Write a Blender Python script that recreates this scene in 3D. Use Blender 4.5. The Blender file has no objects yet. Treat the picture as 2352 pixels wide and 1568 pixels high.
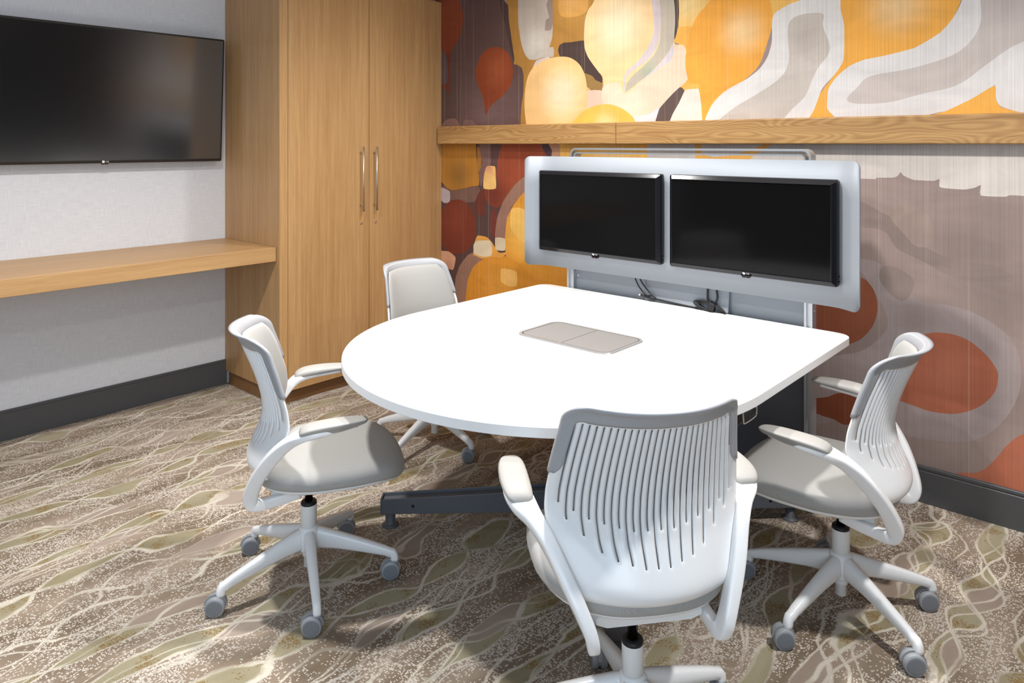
import bpy, bmesh, math, random
import numpy as np
from mathutils import Vector, Matrix
from mathutils.geometry import delaunay_2d_cdt

random.seed(7)
scene = bpy.context.scene
COL = scene.collection
PI = math.pi

# ------------------------------------------------------------------ camera
cam_d = bpy.data.cameras.new('camera')
cam = bpy.data.objects.new('camera', cam_d)
COL.objects.link(cam)
cam_d.sensor_width = 36.0
cam_d.lens = 1645.0 / 2352.0 * 36.0
cam_d.shift_y = -(784.0 - 330.0) / 2352.0
cam_d.clip_start = 0.05
cam.location = (4.234, -3.306, 1.47)
cam.rotation_euler = (PI / 2, 0, math.radians(41.86))
scene.camera = cam

# ------------------------------------------------------------------ light
world = bpy.data.worlds.new('world')
scene.world = world
world.use_nodes = True
wb = world.node_tree.nodes['Background']
wb.inputs[0].default_value = (0.75, 0.85, 1.0, 1)
wb.inputs[1].default_value = 0.15

def spot(name, loc, power, size=154, blend=1.0, radius=0.06, color=(1.0, 0.86, 0.70), aim=None):
    d = bpy.data.lights.new(name, 'SPOT')
    d.energy = power; d.spot_size = math.radians(size); d.spot_blend = blend
    d.shadow_soft_size = radius; d.color = color
    o = bpy.data.objects.new(name, d); COL.objects.link(o)
    o.location = loc
    return o

CEIL = 2.74
WARM = (1.0, 0.985, 0.96)
# recessed ceiling downlights
for i, (x, y, p) in enumerate([(1.85, -2.45, 155), (1.85, -0.75, 70), (2.75, -1.4, 150), (4.4, -1.35, 150)]):
    spot('ceiling_downlight', (x, y, CEIL - 0.02), p, color=WARM)

def area(name, loc, rot, sx, sy, power, color):
    d = bpy.data.lights.new(name, 'AREA')
    d.shape = 'RECTANGLE'; d.size = sx; d.size_y = sy; d.energy = power; d.color = color
    o = bpy.data.objects.new(name, d); COL.objects.link(o)
    o.location = loc; o.rotation_euler = rot
    return o
# unseen cool fill lights added behind the camera, from the front and the side
area('cool_fill_front', (3.4, -5.42, 1.6), (PI / 2, 0, 0), 2.8, 1.8, 14, (0.50, 0.73, 1.0))
area('cool_fill_side', (5.35, -4.5, 1.6), (PI / 2, 0, PI / 2), 1.7, 1.8, 46, (0.70, 0.85, 1.0))

scene.view_settings.view_transform = 'Standard'
scene.view_settings.look = 'None'
scene.view_settings.gamma = 1.0
scene.view_settings.use_curve_mapping = False
scene.view_settings.exposure = 0.5

# ------------------------------------------------------------------ helpers
def lin(c):
    return tuple(((v / 255.0) / 12.92 if v / 255.0 <= 0.04045 else ((v / 255.0 + 0.055) / 1.055) ** 2.4) for v in c)

def new_mat(name):
    m = bpy.data.materials.new(name); m.use_nodes = True
    nt = m.node_tree
    return m, nt, nt.nodes['Principled BSDF']

def N(nt, typ, **kw):
    n = nt.nodes.new(typ)
    for k, v in kw.items():
        if k == 'inp':
            for kk, vv in v.items():
                if isinstance(vv, bpy.types.NodeSocket): nt.links.new(vv, n.inputs[kk])
                else: n.inputs[kk].default_value = vv
        else: setattr(n, k, v)
    return n

def math_node(nt, op, a, b=None, c=None):
    n = nt.nodes.new('ShaderNodeMath'); n.operation = op
    for i, v in enumerate((a, b, c)):
        if v is None: continue
        if isinstance(v, bpy.types.NodeSocket): nt.links.new(v, n.inputs[i])
        else: n.inputs[i].default_value = v
    return n.outputs[0]

def mix_col(nt, fac, a, b, blend='MIX'):
    n = nt.nodes.new('ShaderNodeMix'); n.data_type = 'RGBA'; n.blend_type = blend
    for idx, v in ((0, fac), (6, a), (7, b)):
        if isinstance(v, bpy.types.NodeSocket): nt.links.new(v, n.inputs[idx])
        elif idx == 0: n.inputs[0].default_value = v
        else: n.inputs[idx].default_value = (*v[:3], 1)
    return n.outputs[2]

def plain(name, col, rough=0.5, metal=0.0, spec=0.5, noise=0.0, scale=200.0, bump=0.0, coat=0.0):
    m, nt, b = new_mat(name)
    b.inputs['Base Color'].default_value = (*col, 1)
    b.inputs['Roughness'].default_value = rough
    b.inputs['Metallic'].default_value = metal
    b.inputs['Specular IOR Level'].default_value = spec
    if coat: b.inputs['Coat Weight'].default_value = coat
    if noise or bump:
        tc = N(nt, 'ShaderNodeTexCoord')
        no = N(nt, 'ShaderNodeTexNoise', inp={'Vector': tc.outputs['Object'], 'Scale': scale, 'Detail': 3.0})
        if noise:
            c = mix_col(nt, no.outputs[0], tuple(v * (1 - noise) for v in col), tuple(min(1, v * (1 + noise)) for v in col))
            nt.links.new(c, b.inputs['Base Color'])
        if bump:
            bp = N(nt, 'ShaderNodeBump', inp={'Strength': bump, 'Distance': 0.002, 'Height': no.outputs[0]})
            nt.links.new(bp.outputs[0], b.inputs['Normal'])
    return m

def wood(name, axis, light, dark, rough=0.42, fine=1.0, figure=False):
    m, nt, b = new_mat(name)
    tc = N(nt, 'ShaderNodeTexCoord')
    sc = [55.0 * fine] * 3; sc[axis] = 1.6
    mp = N(nt, 'ShaderNodeMapping', inp={'Vector': tc.outputs['Object'], 'Scale': sc})
    n1 = N(nt, 'ShaderNodeTexNoise', inp={'Vector': mp.outputs[0], 'Scale': 1.0, 'Detail': 5.0, 'Roughness': 0.62})
    sc2 = [260.0] * 3; sc2[axis] = 9.0
    mp2 = N(nt, 'ShaderNodeMapping', inp={'Vector': tc.outputs['Object'], 'Scale': sc2})
    n2 = N(nt, 'ShaderNodeTexNoise', inp={'Vector': mp2.outputs[0], 'Scale': 1.0, 'Detail': 2.0})
    sc3 = [7.0] * 3; sc3[axis] = 0.5
    mp3 = N(nt, 'ShaderNodeMapping', inp={'Vector': tc.outputs['Object'], 'Scale': sc3})
    n3 = N(nt, 'ShaderNodeTexNoise', inp={'Vector': mp3.outputs[0], 'Scale': 1.0, 'Detail': 2.0})
    f = math_node(nt, 'ADD', math_node(nt, 'MULTIPLY', n1.outputs[0], 0.5), math_node(nt, 'MULTIPLY', n2.outputs[0], 0.28))
    f = math_node(nt, 'ADD', f, math_node(nt, 'MULTIPLY', n3.outputs[0], 0.35))
    if figure:
        sc4 = [1.0] * 3; sc4[axis] = 0.16
        mp4 = N(nt, 'ShaderNodeMapping', inp={'Vector': tc.outputs['Object'], 'Scale': sc4})
        nw = N(nt, 'ShaderNodeTexNoise', inp={'Vector': mp4.outputs[0], 'Scale': 9.0, 'Detail': 1.0})
        wv = math_node(nt, 'SINE', math_node(nt, 'MULTIPLY', nw.outputs[0], 150.0))
        f = math_node(nt, 'ADD', f, math_node(nt, 'MULTIPLY', wv, 0.085))
    r = N(nt, 'ShaderNodeMapRange', inp={'Value': f, 'From Min': 0.36, 'From Max': 0.78})
    c = mix_col(nt, r.outputs[0], dark, light)
    nt.links.new(c, b.inputs['Base Color'])
    b.inputs['Roughness'].default_value = rough
    bp = N(nt, 'ShaderNodeBump', inp={'Strength': 0.12, 'Distance': 0.001, 'Height': f})
    nt.links.new(bp.outputs[0], b.inputs['Normal'])
    return m

def tag(o, label=None, cat=None, group=None, kind=None):
    if label: o['label'] = label
    if cat: o['category'] = cat
    if group: o['group'] = group
    if kind: o['kind'] = kind
    return o

def mesh_of(name, verts, faces, mats, smooth=False, mids=None):
    me = bpy.data.meshes.new(name)
    me.from_pydata([tuple(v) for v in verts], [], [tuple(f) for f in faces])
    if not isinstance(mats, (list, tuple)): mats = [mats]
    for m in mats: me.materials.append(m)
    if mids is not None: me.polygons.foreach_set('material_index', mids)
    bm = bmesh.new(); bm.from_mesh(me)
    bmesh.ops.recalc_face_normals(bm, faces=bm.faces)
    bm.to_mesh(me); bm.free()
    if smooth: me.polygons.foreach_set('use_smooth', [True] * len(me.polygons))
    me.update()
    return me

def link(name, me, parent=None, loc=(0, 0, 0), rot=(0, 0, 0), scale=(1, 1, 1)):
    o = bpy.data.objects.new(name, me); COL.objects.link(o)
    if parent is not None: o.parent = parent
    o.location = loc; o.rotation_euler = rot; o.scale = scale
    return o

def empty(name, loc=(0, 0, 0), rz=0.0, parent=None):
    o = bpy.data.objects.new(name, None); COL.objects.link(o)
    o.empty_display_size = 0.1
    o.location = loc; o.rotation_euler = (0, 0, rz)
    if parent is not None: o.parent = parent
    return o

def bevel(o, w, seg=2, angle=40):
    md = o.modifiers.new('bevel', 'BEVEL'); md.width = w; md.segments = seg
    md.limit_method = 'ANGLE'; md.angle_limit = math.radians(angle)
    md.harden_normals = False
    return o

def box_geo(x0, x1, y0, y1, z0, z1):
    v = [(x0, y0, z0), (x1, y0, z0), (x1, y1, z0), (x0, y1, z0), (x0, y0, z1), (x1, y0, z1), (x1, y1, z1), (x0, y1, z1)]
    f = [(0, 3, 2, 1), (4, 5, 6, 7), (0, 1, 5, 4), (1, 2, 6, 5), (2, 3, 7, 6), (3, 0, 4, 7)]
    return v, f

def box(name, x0, x1, y0, y1, z0, z1, mat, parent=None, bw=0.0, seg=2):
    v, f = box_geo(x0, x1, y0, y1, z0, z1)
    o = link(name, mesh_of(name, v, f, mat), parent)
    if bw: bevel(o, bw, seg)
    return o

def join_geo(parts):
    V, F = [], []
    for v, f in parts:
        k = len(V); V += list(v); F += [tuple(i + k for i in q) for q in f]
    return V, F

def catmull(pts, closed=False, sub=6):
    P = [np.array(p, float) for p in pts]; n = len(P); out = []
    rng = range(n if closed else n - 1)
    for i in rng:
        if closed: a, b, c, d = P[(i - 1) % n], P[i], P[(i + 1) % n], P[(i + 2) % n]
        else: a, b, c, d = P[max(i - 1, 0)], P[i], P[i + 1], P[min(i + 2, n - 1)]
        for k in range(sub):
            t = k / sub
            out.append(0.5 * ((2 * b) + (c - a) * t + (2 * a - 5 * b + 4 * c - d) * t * t + (3 * b - a - 3 * c + d) * t ** 3))
    if not closed: out.append(P[-1])
    return out

def loft(rings, cap=True, closed_path=False):
    """rings: list of equally long point loops"""
    V = []; F = []; m = len(rings[0]); n = len(rings)
    for r in rings: V += [tuple(p) for p in r]
    for i in range(n - 1 if not closed_path else n):
        for j in range(m):
            a = i * m + j; b = i * m + (j + 1) % m; c = ((i + 1) % n) * m + (j + 1) % m; d = ((i + 1) % n) * m + j
            F.append((a, b, c, d))
    if cap and not closed_path:
        F.append(tuple(range(m - 1, -1, -1))); F.append(tuple((n - 1) * m + j for j in range(m)))
    return V, F

def tube_geo(path, r, seg=10):
    P = [np.array(p, float) for p in path]; rings = []
    up = np.array([0.123, 0.31, 0.94])
    for i, p in enumerate(P):
        t = P[min(i + 1, len(P) - 1)] - P[max(i - 1, 0)]; t = t / (np.linalg.norm(t) + 1e-9)
        a = np.cross(t, up); a /= (np.linalg.norm(a) + 1e-9); b = np.cross(a, t)
        up = b
        rr = r[i] if isinstance(r, (list, tuple)) else r
        rings.append([p + rr * (math.cos(2 * PI * k / seg) * a + math.sin(2 * PI * k / seg) * b) for k in range(seg)])
    return loft(rings)

def lathe_geo(prof, seg=28, axis='z', cap=True):
    """prof: list of (r, h)"""
    rings = []
    for r, h in prof:
        ring = []
        for k in range(seg):
            a = 2 * PI * k / seg
            x, y = r * math.cos(a), r * math.sin(a)
            ring.append((x, y, h) if axis == 'z' else (x, h, y))
        rings.append(ring)
    return loft(rings, cap)

def superloop(cx, cy, a, b, n, seg=48, z=0.0):
    out = []
    for k in range(seg):
        t = 2 * PI * k / seg; c, s = math.cos(t), math.sin(t)
        out.append((cx + a * math.copysign(abs(c) ** (2 / n), c), cy + b * math.copysign(abs(s) ** (2 / n), s), z))
    return out

def rrect(x0, x1, y0, y1, r, seg=6):
    out = []
    for cx, cy, a0 in ((x1 - r, y1 - r, 0), (x0 + r, y1 - r, 90), (x0 + r, y0 + r, 180), (x1 - r, y0 + r, 270)):
        for k in range(seg + 1):
            a = math.radians(a0 + 90 * k / seg); out.append((cx + r * math.cos(a), cy + r * math.sin(a)))
    return out

def prism(loop2, z0, z1, tr=None):
    """extrude a 2D loop; tr maps (u,v,w)->xyz"""
    tr = tr or (lambda u, v, w: (u, v, w)); n = len(loop2)
    V = [tr(u, v, z0) for u, v in loop2] + [tr(u, v, z1) for u, v in loop2]
    F = [(i, (i + 1) % n, n + (i + 1) % n, n + i) for i in range(n)]
    F.append(tuple(range(n - 1, -1, -1))); F.append(tuple(range(n, 2 * n)))
    return V, F

def text_mesh(name, s, size, mat, extrude=0.0003):
    cu = bpy.data.curves.new(name, 'FONT'); cu.body = s; cu.size = size; cu.extrude = extrude
    cu.align_x = 'CENTER'; cu.align_y = 'CENTER'
    o = bpy.data.objects.new(name + '_tmp', cu); COL.objects.link(o)
    bpy.context.view_layer.update()
    me = bpy.data.meshes.new_from_object(o.evaluated_get(bpy.context.evaluated_depsgraph_get()))
    bpy.data.objects.remove(o); me.name = name
    me.materials.clear(); me.materials.append(mat)
    return me

# ------------------------------------------------------------------ materials
WALL_L = None
def make_wallpaper():
    m, nt, b = new_mat('linen_wallpaper')
    tc = N(nt, 'ShaderNodeTexCoord')
    fs = []
    for sc in ((1, 16, 420), (1, 420, 16)):
        mp = N(nt, 'ShaderNodeMapping', inp={'Vector': tc.outputs['Object'], 'Scale': sc})
        fs.append(N(nt, 'ShaderNodeTexNoise', inp={'Vector': mp.outputs[0], 'Scale': 1.0, 'Detail': 3.0}).outputs[0])
    f = math_node(nt, 'MULTIPLY', math_node(nt, 'ADD', fs[0], fs[1]), 0.5)
    r = N(nt, 'ShaderNodeMapRange', inp={'Value': f, 'From Min': 0.38, 'From Max': 0.62})
    c = mix_col(nt, r.outputs[0], lin((212, 213, 218)), lin((228, 229, 232)))
    nt.links.new(c, b.inputs['Base Color'])
    b.inputs['Roughness'].default_value = 0.75
    bp = N(nt, 'ShaderNodeBump', inp={'Strength': 0.25, 'Distance': 0.001, 'Height': f})
    nt.links.new(bp.outputs[0], b.inputs['Normal'])
    return m

def make_mural_mat():
    m, nt, b = new_mat('printed_grasscloth')
    at = N(nt, 'ShaderNodeVertexColor', layer_name='paint')
    tc = N(nt, 'ShaderNodeTexCoord')
    mp = N(nt, 'ShaderNodeMapping', inp={'Vector': tc.outputs['Object'], 'Scale': (190, 1, 1.2)})
    n1 = N(nt, 'ShaderNodeTexNoise', inp={'Vector': mp.outputs[0], 'Scale': 1.0, 'Detail': 4.0, 'Roughness': 0.7})
    mp2 = N(nt, 'ShaderNodeMapping', inp={'Vector': tc.outputs['Object'], 'Scale': (95, 1, 0.35)})
    n2 = N(nt, 'ShaderNodeTexNoise', inp={'Vector': mp2.outputs[0], 'Scale': 1.0, 'Detail': 2.0})
    mp3 = N(nt, 'ShaderNodeMapping', inp={'Vector': tc.outputs['Object'], 'Scale': (3.2, 1, 7.5)})
    n3 = N(nt, 'ShaderNodeTexNoise', inp={'Vector': mp3.outputs[0], 'Scale': 1.0, 'Detail': 3.0, 'Distortion': 1.5})
    f1 = N(nt, 'ShaderNodeMapRange', inp={'Value': n1.outputs[0], 'From Min': 0.3, 'From Max': 0.7, 'To Min': 0.86, 'To Max': 1.12})
    f3 = N(nt, 'ShaderNodeMapRange', inp={'Value': n3.outputs[0], 'From Min': 0.3, 'From Max': 0.7, 'To Min': 0.92, 'To Max': 1.08})
    f = math_node(nt, 'MULTIPLY', f1.outputs[0], f3.outputs[0])
    cc = N(nt, 'ShaderNodeCombineColor', inp={0: f, 1: f, 2: f})
    c = mix_col(nt, 1.0, at.outputs[0], cc.outputs[0], 'MULTIPLY')
    th = N(nt, 'ShaderNodeMapRange', inp={'Value': n2.outputs[0], 'From Min': 0.62, 'From Max': 0.70, 'To Min': 0.0, 'To Max': 0.16})
    c = mix_col(nt, th.outputs[0], c, lin((225, 205, 190)))
    nt.links.new(c, b.inputs['Base Color'])
    b.inputs['Roughness'].default_value = 0.62
    b.inputs['Specular IOR Level'].default_value = 0.3
    bp = N(nt, 'ShaderNodeBump', inp={'Strength': 0.2, 'Distance': 0.001, 'Height': n1.outputs[0]})
    nt.links.new(bp.outputs[0], b.inputs['Normal'])
    return m

def make_carpet():
    m, nt, b = new_mat('patterned_carpet')
    tc = N(nt, 'ShaderNodeTexCoord')
    P = tc.outputs['Object']
    sp = N(nt, 'ShaderNodeSeparateXYZ', inp={0: P})
    mpw = N(nt, 'ShaderNodeMapping', inp={'Vector': P, 'Scale': (2.6, 1.5, 1.0)})
    wn = N(nt, 'ShaderNodeTexNoise', inp={'Vector': mpw.outputs[0], 'Scale': 1.0, 'Detail': 2.0})
    wv = N(nt, 'ShaderNodeSeparateColor', inp={0: wn.outputs[1]})
    wn2 = N(nt, 'ShaderNodeTexNoise', inp={'Vector': P, 'Scale': 14.0, 'Detail': 2.0})
    jit = math_node(nt, 'MULTIPLY', math_node(nt, 'SUBTRACT', wn2.outputs[0], 0.5), 0.022)
    v = math_node(nt, 'ADD', sp.outputs[0], math_node(nt, 'MULTIPLY', math_node(nt, 'SUBTRACT', wv.outputs[0], 0.5), 0.30))
    v = math_node(nt, 'ADD', v, jit)
    u = math_node(nt, 'ADD', sp.outputs[1], math_node(nt, 'MULTIPLY', math_node(nt, 'SUBTRACT', wv.outputs[1], 0.5), 0.6))
    def fam(per, ln, amp, ph, w):
        vp = math_node(nt, 'ADD', math_node(nt, 'DIVIDE', v, per), ph)
        a = math_node(nt, 'MULTIPLY', N(nt, 'ShaderNodeMapRange', inp={'Value': wv.outputs[2], 'From Min': 0.3, 'From Max': 0.7, 'To Min': 0.55, 'To Max': 1.1}).outputs[0], amp)
        sn = math_node(nt, 'MULTIPLY', math_node(nt, 'SINE', math_node(nt, 'ADD', math_node(nt, 'MULTIPLY', u, 2 * PI / ln), ph * 5)), a)
        g1 = math_node(nt, 'ADD', vp, sn); g2 = math_node(nt, 'SUBTRACT', vp, sn)
        def line(g):
            d = math_node(nt, 'ABSOLUTE', math_node(nt, 'SUBTRACT', math_node(nt, 'FRACT', g), 0.5))
            return N(nt, 'ShaderNodeMapRange', inp={'Value': d, 'From Min': w, 'From Max': w * 2.4, 'To Min': 1.0, 'To Max': 0.0}).outputs[0]
        L = math_node(nt, 'MAXIMUM', line(g1), line(g2))
        c1 = math_node(nt, 'FLOOR', math_node(nt, 'ADD', g1, 0.5)); c2 = math_node(nt, 'FLOOR', math_node(nt, 'ADD', g2, 0.5))
        lens = math_node(nt, 'MINIMUM', math_node(nt, 'ABSOLUTE', math_node(nt, 'SUBTRACT', c1, c2)), 1.0)
        cell = math_node(nt, 'FLOOR', math_node(nt, 'ADD', math_node(nt, 'DIVIDE', u, ln / 2), ph * 5 / PI))
        sel = N(nt, 'ShaderNodeTexWhiteNoise', inp={'Vector': N(nt, 'ShaderNodeCombineXYZ', inp={0: math_node(nt, 'ADD', c1, c2), 1: cell, 2: ph}).outputs[0]}).outputs[0]
        return L, lens, sel
    L1, lens1, sel1 = fam(0.205, 0.58, 0.25, 0.0, 0.017)
    L2, lens2, sel2 = fam(0.27, 0.50, 0.17, 0.37, 0.010)
    L3, lens3, sel3 = fam(0.37, 0.74, 0.22, 0.71, 0.0065)
    fade = N(nt, 'ShaderNodeTexNoise', inp={'Vector': P, 'Scale': 4.5, 'Detail': 1.0}).outputs[0]
    fd = N(nt, 'ShaderNodeMapRange', inp={'Value': fade, 'From Min': 0.38, 'From Max': 0.55, 'To Min': 0.35, 'To Max': 1.0}).outputs[0]
    L = math_node(nt, 'MULTIPLY', math_node(nt, 'MAXIMUM', math_node(nt, 'MULTIPLY', L3, 0.8), math_node(nt, 'MAXIMUM', L1, math_node(nt, 'MULTIPLY', L2, 0.85))), fd)
    # woven flecks: short dashes on the tuft grid, both ways
    def cells(px, py, seed):
        cx = math_node(nt, 'FLOOR', math_node(nt, 'DIVIDE', sp.outputs[0], px)); cy = math_node(nt, 'FLOOR', math_node(nt, 'DIVIDE', sp.outputs[1], py))
        cb = N(nt, 'ShaderNodeCombineXYZ', inp={0: cx, 1: cy, 2: seed})
        return N(nt, 'ShaderNodeTexWhiteNoise', inp={'Vector': cb.outputs[0]}).outputs[0]
    def dash(px, py, seed):
        fx = math_node(nt, 'LESS_THAN', math_node(nt, 'FRACT', math_node(nt, 'DIVIDE', sp.outputs[0], px)), 0.8)
        fy = math_node(nt, 'LESS_THAN', math_node(nt, 'FRACT', math_node(nt, 'DIVIDE', sp.outputs[1], py)), 0.8)
        return math_node(nt, 'MULTIPLY', cells(px, py, seed), math_node(nt, 'MULTIPLY', fx, fy))
    w1 = dash(0.0075, 0.0036, 1.0); w2 = dash(0.0036, 0.0085, 5.0)
    mpc = N(nt, 'ShaderNodeMapping', inp={'Vector': P, 'Scale': (9.0, 3.0, 1.0)})
    cl = N(nt, 'ShaderNodeTexNoise', inp={'Vector': mpc.outputs[0], 'Scale': 1.0, 'Detail': 3.0}).outputs[0]
    thr = N(nt, 'ShaderNodeMapRange', inp={'Value': cl, 'From Min': 0.38, 'From Max': 0.64, 'To Min': 0.96, 'To Max': 0.64}).outputs[0]
    fl = math_node(nt, 'MAXIMUM', math_node(nt, 'GREATER_THAN', w1, thr), math_node(nt, 'GREATER_THAN', w2, thr))
    mpt = N(nt, 'ShaderNodeMapping', inp={'Vector': P, 'Scale': (7.0, 2.0, 1.0)})
    tone = N(nt, 'ShaderNodeTexNoise', inp={'Vector': mpt.outputs[0], 'Scale': 1.0, 'Detail': 3.0}).outputs[0]
    tr = N(nt, 'ShaderNodeMapRange', inp={'Value': tone, 'From Min': 0.36, 'From Max': 0.64}).outputs[0]
    ground = mix_col(nt, tr, lin((118, 103, 86)), lin((154, 138, 122)))
    ground = mix_col(nt, math_node(nt, 'MULTIPLY', fl, 0.9), ground, lin((206, 197, 187)))
    olive = mix_col(nt, tr, lin((140, 131, 106)), lin((160, 151, 127)))
    gn = N(nt, 'ShaderNodeTexNoise', inp={'Vector': P, 'Scale': 11.0, 'Detail': 1.0}).outputs[0]
    gold = math_node(nt, 'GREATER_THAN', cells(0.0036, 0.0036, 9.0), N(nt, 'ShaderNodeMapRange', inp={'Value': gn, 'From Min': 0.50, 'From Max': 0.66, 'To Min': 0.995, 'To Max': 0.40}).outputs[0])
    olive = mix_col(nt, math_node(nt, 'MULTIPLY', gold, 0.75), olive, lin((128, 98, 52)))
    pink = mix_col(nt, tr, lin((142, 126, 112)), lin((162, 147, 135)))
    c = mix_col(nt, math_node(nt, 'MULTIPLY', lens1, math_node(nt, 'GREATER_THAN', sel1, 0.30)), ground, olive)
    c = mix_col(nt, math_node(nt, 'MULTIPLY', lens2, math_node(nt, 'GREATER_THAN', sel2, 0.66)), c, pink)
    c = mix_col(nt, math_node(nt, 'MULTIPLY', L, 0.72), c, lin((214, 206, 192)))
    fine = N(nt, 'ShaderNodeTexNoise', inp={'Vector': P, 'Scale': 420.0, 'Detail': 2.0}).outputs[0]
    ff = N(nt, 'ShaderNodeMapRange', inp={'Value': fine, 'From Min': 0.3, 'From Max': 0.7, 'To Min': 0.82, 'To Max': 1.15}).outputs[0]
    cc = N(nt, 'ShaderNodeCombineColor', inp={0: ff, 1: ff, 2: ff})
    c = mix_col(nt, 1.0, c, cc.outputs[0], 'MULTIPLY')
    nt.links.new(c, b.inputs['Base Color'])
    b.inputs['Roughness'].default_value = 0.95
    b.inputs['Specular IOR Level'].default_value = 0.1
    bp = N(nt, 'ShaderNodeBump', inp={'Strength': 0.5, 'Distance': 0.003, 'Height': fine})
    nt.links.new(bp.outputs[0], b.inputs['Normal'])
    return m

def make_fabric(name, col):
    m, nt, b = new_mat(name)
    tc = N(nt, 'ShaderNodeTexCoord')
    w = N(nt, 'ShaderNodeTexWave', inp={'Vector': tc.outputs['Object'], 'Scale': 190.0, 'Distortion': 1.0, 'Detail': 1.0})
    w.bands_direction = 'X'
    w2 = N(nt, 'ShaderNodeTexWave', inp={'Vector': tc.outputs['Object'], 'Scale': 190.0, 'Distortion': 1.0, 'Detail': 1.0})
    w2.bands_direction = 'Y'
    f = math_node(nt, 'MULTIPLY', math_node(nt, 'ADD', w.outputs[1], w2.outputs[1]), 0.5)
    c = mix_col(nt, f, tuple(v * 0.90 for v in col), tuple(min(1, v * 1.06) for v in col))
    nt.links.new(c, b.inputs['Base Color'])
    b.inputs['Roughness'].default_value = 0.9
    b.inputs['Specular IOR Level'].default_value = 0.2
    b.inputs['Sheen Weight'].default_value = 0.15
    bp = N(nt, 'ShaderNodeBump', inp={'Strength': 0.25, 'Distance': 0.0006, 'Height': f})
    nt.links.new(bp.outputs[0], b.inputs['Normal'])
    return m

def make_brushed(name, col, rough, axis=0, metal=1.0):
    m, nt, b = new_mat(name)
    tc = N(nt, 'ShaderNodeTexCoord')
    sc = [500.0] * 3; sc[axis] = 6.0
    mp = N(nt, 'ShaderNodeMapping', inp={'Vector': tc.outputs['Object'], 'Scale': sc})
    n = N(nt, 'ShaderNodeTexNoise', inp={'Vector': mp.outputs[0], 'Scale': 1.0, 'Detail': 2.0})
    c = mix_col(nt, n.outputs[0], tuple(v * 0.93 for v in col), tuple(min(1, v * 1.05) for v in col))
    nt.links.new(c, b.inputs['Base Color'])
    b.inputs['Metallic'].default_value = metal
    b.inputs['Roughness'].default_value = rough
    return m

M = {}
M['wallpaper'] = make_wallpaper()
M['mural'] = make_mural_mat()
M['carpet'] = make_carpet()
M['ceiling'] = plain('ceiling_paint', (0.88, 0.88, 0.88), 0.85, noise=0.02, scale=30)
M['dark_wall'] = plain('dark_brown_paint', lin((40, 36, 33)), 0.85, noise=0.05, scale=12)
M['baseboard'] = plain('charcoal_baseboard', lin((76, 76, 78)), 0.45, noise=0.06, scale=40)
LT, DK = lin((204, 164, 114)), lin((164, 122, 76))
M['wood_z'] = wood('oak_veneer_vertical', 2, LT, DK)
M['wood_y'] = wood('oak_veneer_shelf', 1, lin((202, 162, 112)), lin((164, 124, 80)))
M['wood_x'] = wood('oak_rail', 0, lin((198, 156, 100)), lin((148, 106, 60)), figure=True)
M['wood_dark'] = wood('oak_toe_kick', 1, lin((150, 106, 64)), lin((120, 82, 46)))
M['gap'] = plain('shadow_gap_black', (0.012, 0.01, 0.009), 0.8, noise=0.1, scale=50)
M['steel'] = make_brushed('brushed_steel', (0.62, 0.60, 0.58), 0.3, 2)
M['alu'] = make_brushed('satin_aluminium', (0.275, 0.295, 0.325), 0.6, 0, 0.25)
M['alu_frame'] = make_brushed('aluminium_extrusion', (0.52, 0.54, 0.57), 0.40, 2, 0.8)
M['blackplastic'] = plain('gloss_black_plastic', (0.008, 0.008, 0.010), 0.2, spec=0.3, noise=0.1, scale=80)
M['softblack'] = plain('soft_black_rubber', (0.007, 0.007, 0.008), 0.5, noise=0.2, scale=150)
M['screen'] = plain('screen_glass', (0.004, 0.0038, 0.004), 0.10, spec=0.15, noise=0.05, scale=5)
M['tvscreen'] = plain('tv_screen_glass', (0.004, 0.004, 0.005), 0.17, spec=1.0, noise=0.05, scale=5)
M['tvscreen'].node_tree.nodes['Principled BSDF'].inputs['IOR'].default_value = 1.95
M['black_wall'] = plain('blackened_side_wall', (0.004, 0.004, 0.004), 0.35, spec=0.15, noise=0.1, scale=6)  # black put on the unseen right wall so the television reflects darkness
M['tvbezel'] = plain('tv_bezel', (0.02, 0.018, 0.016), 0.3, noise=0.1, scale=60)
M['logo'] = plain('logo_silver', (0.8, 0.8, 0.8), 0.35, noise=0.03, scale=500)
M['led'], _nt, _b = new_mat('standby_led')
_b.inputs['Base Color'].default_value = (0.6, 0.02, 0.01, 1); _b.inputs['Emission Color'].default_value = (1, 0.05, 0.03, 1); _b.inputs['Emission Strength'].default_value = 0.5
M['white'] = plain('white_plastic', (0.83, 0.83, 0.835), 0.28, noise=0.015, scale=60)
M['whitesat'] = plain('white_satin_plastic', (0.78, 0.78, 0.775), 0.38, noise=0.02, scale=60)
M['grey'] = plain('grey_soft_plastic', lin((160, 161, 165)), 0.5, noise=0.03, scale=300, bump=0.05)
M['cap'] = plain('warm_grey_soft_plastic', lin((160, 157, 153)), 0.55, noise=0.02, scale=300, bump=0.05)
M['fabric'] = make_fabric('light_grey_upholstery', lin((166, 164, 161)))
M['caster'] = plain('caster_grey', lin((150, 152, 155)), 0.4, noise=0.03, scale=200)
M['casterface'] = plain('caster_hubcap_grey', lin((118, 122, 128)), 0.45, noise=0.03, scale=200)
M['tabletop'] = plain('white_laminate', (0.86, 0.86, 0.855), 0.32, noise=0.01, scale=25)
M['tableedge'] = plain('white_edge_band', (0.80, 0.80, 0.80), 0.4, noise=0.015, scale=80)
M['charcoal'] = plain('charcoal_powder_coat', lin((92, 94, 100)), 0.5, noise=0.05, scale=300, bump=0.04)
M['popup'] = make_brushed('champagne_aluminium', (0.255, 0.24, 0.23), 0.5, 0, 0.3)
M['popframe'] = make_brushed('pale_aluminium_lip', (0.42, 0.40, 0.39), 0.35, 0, 0.5)

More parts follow.
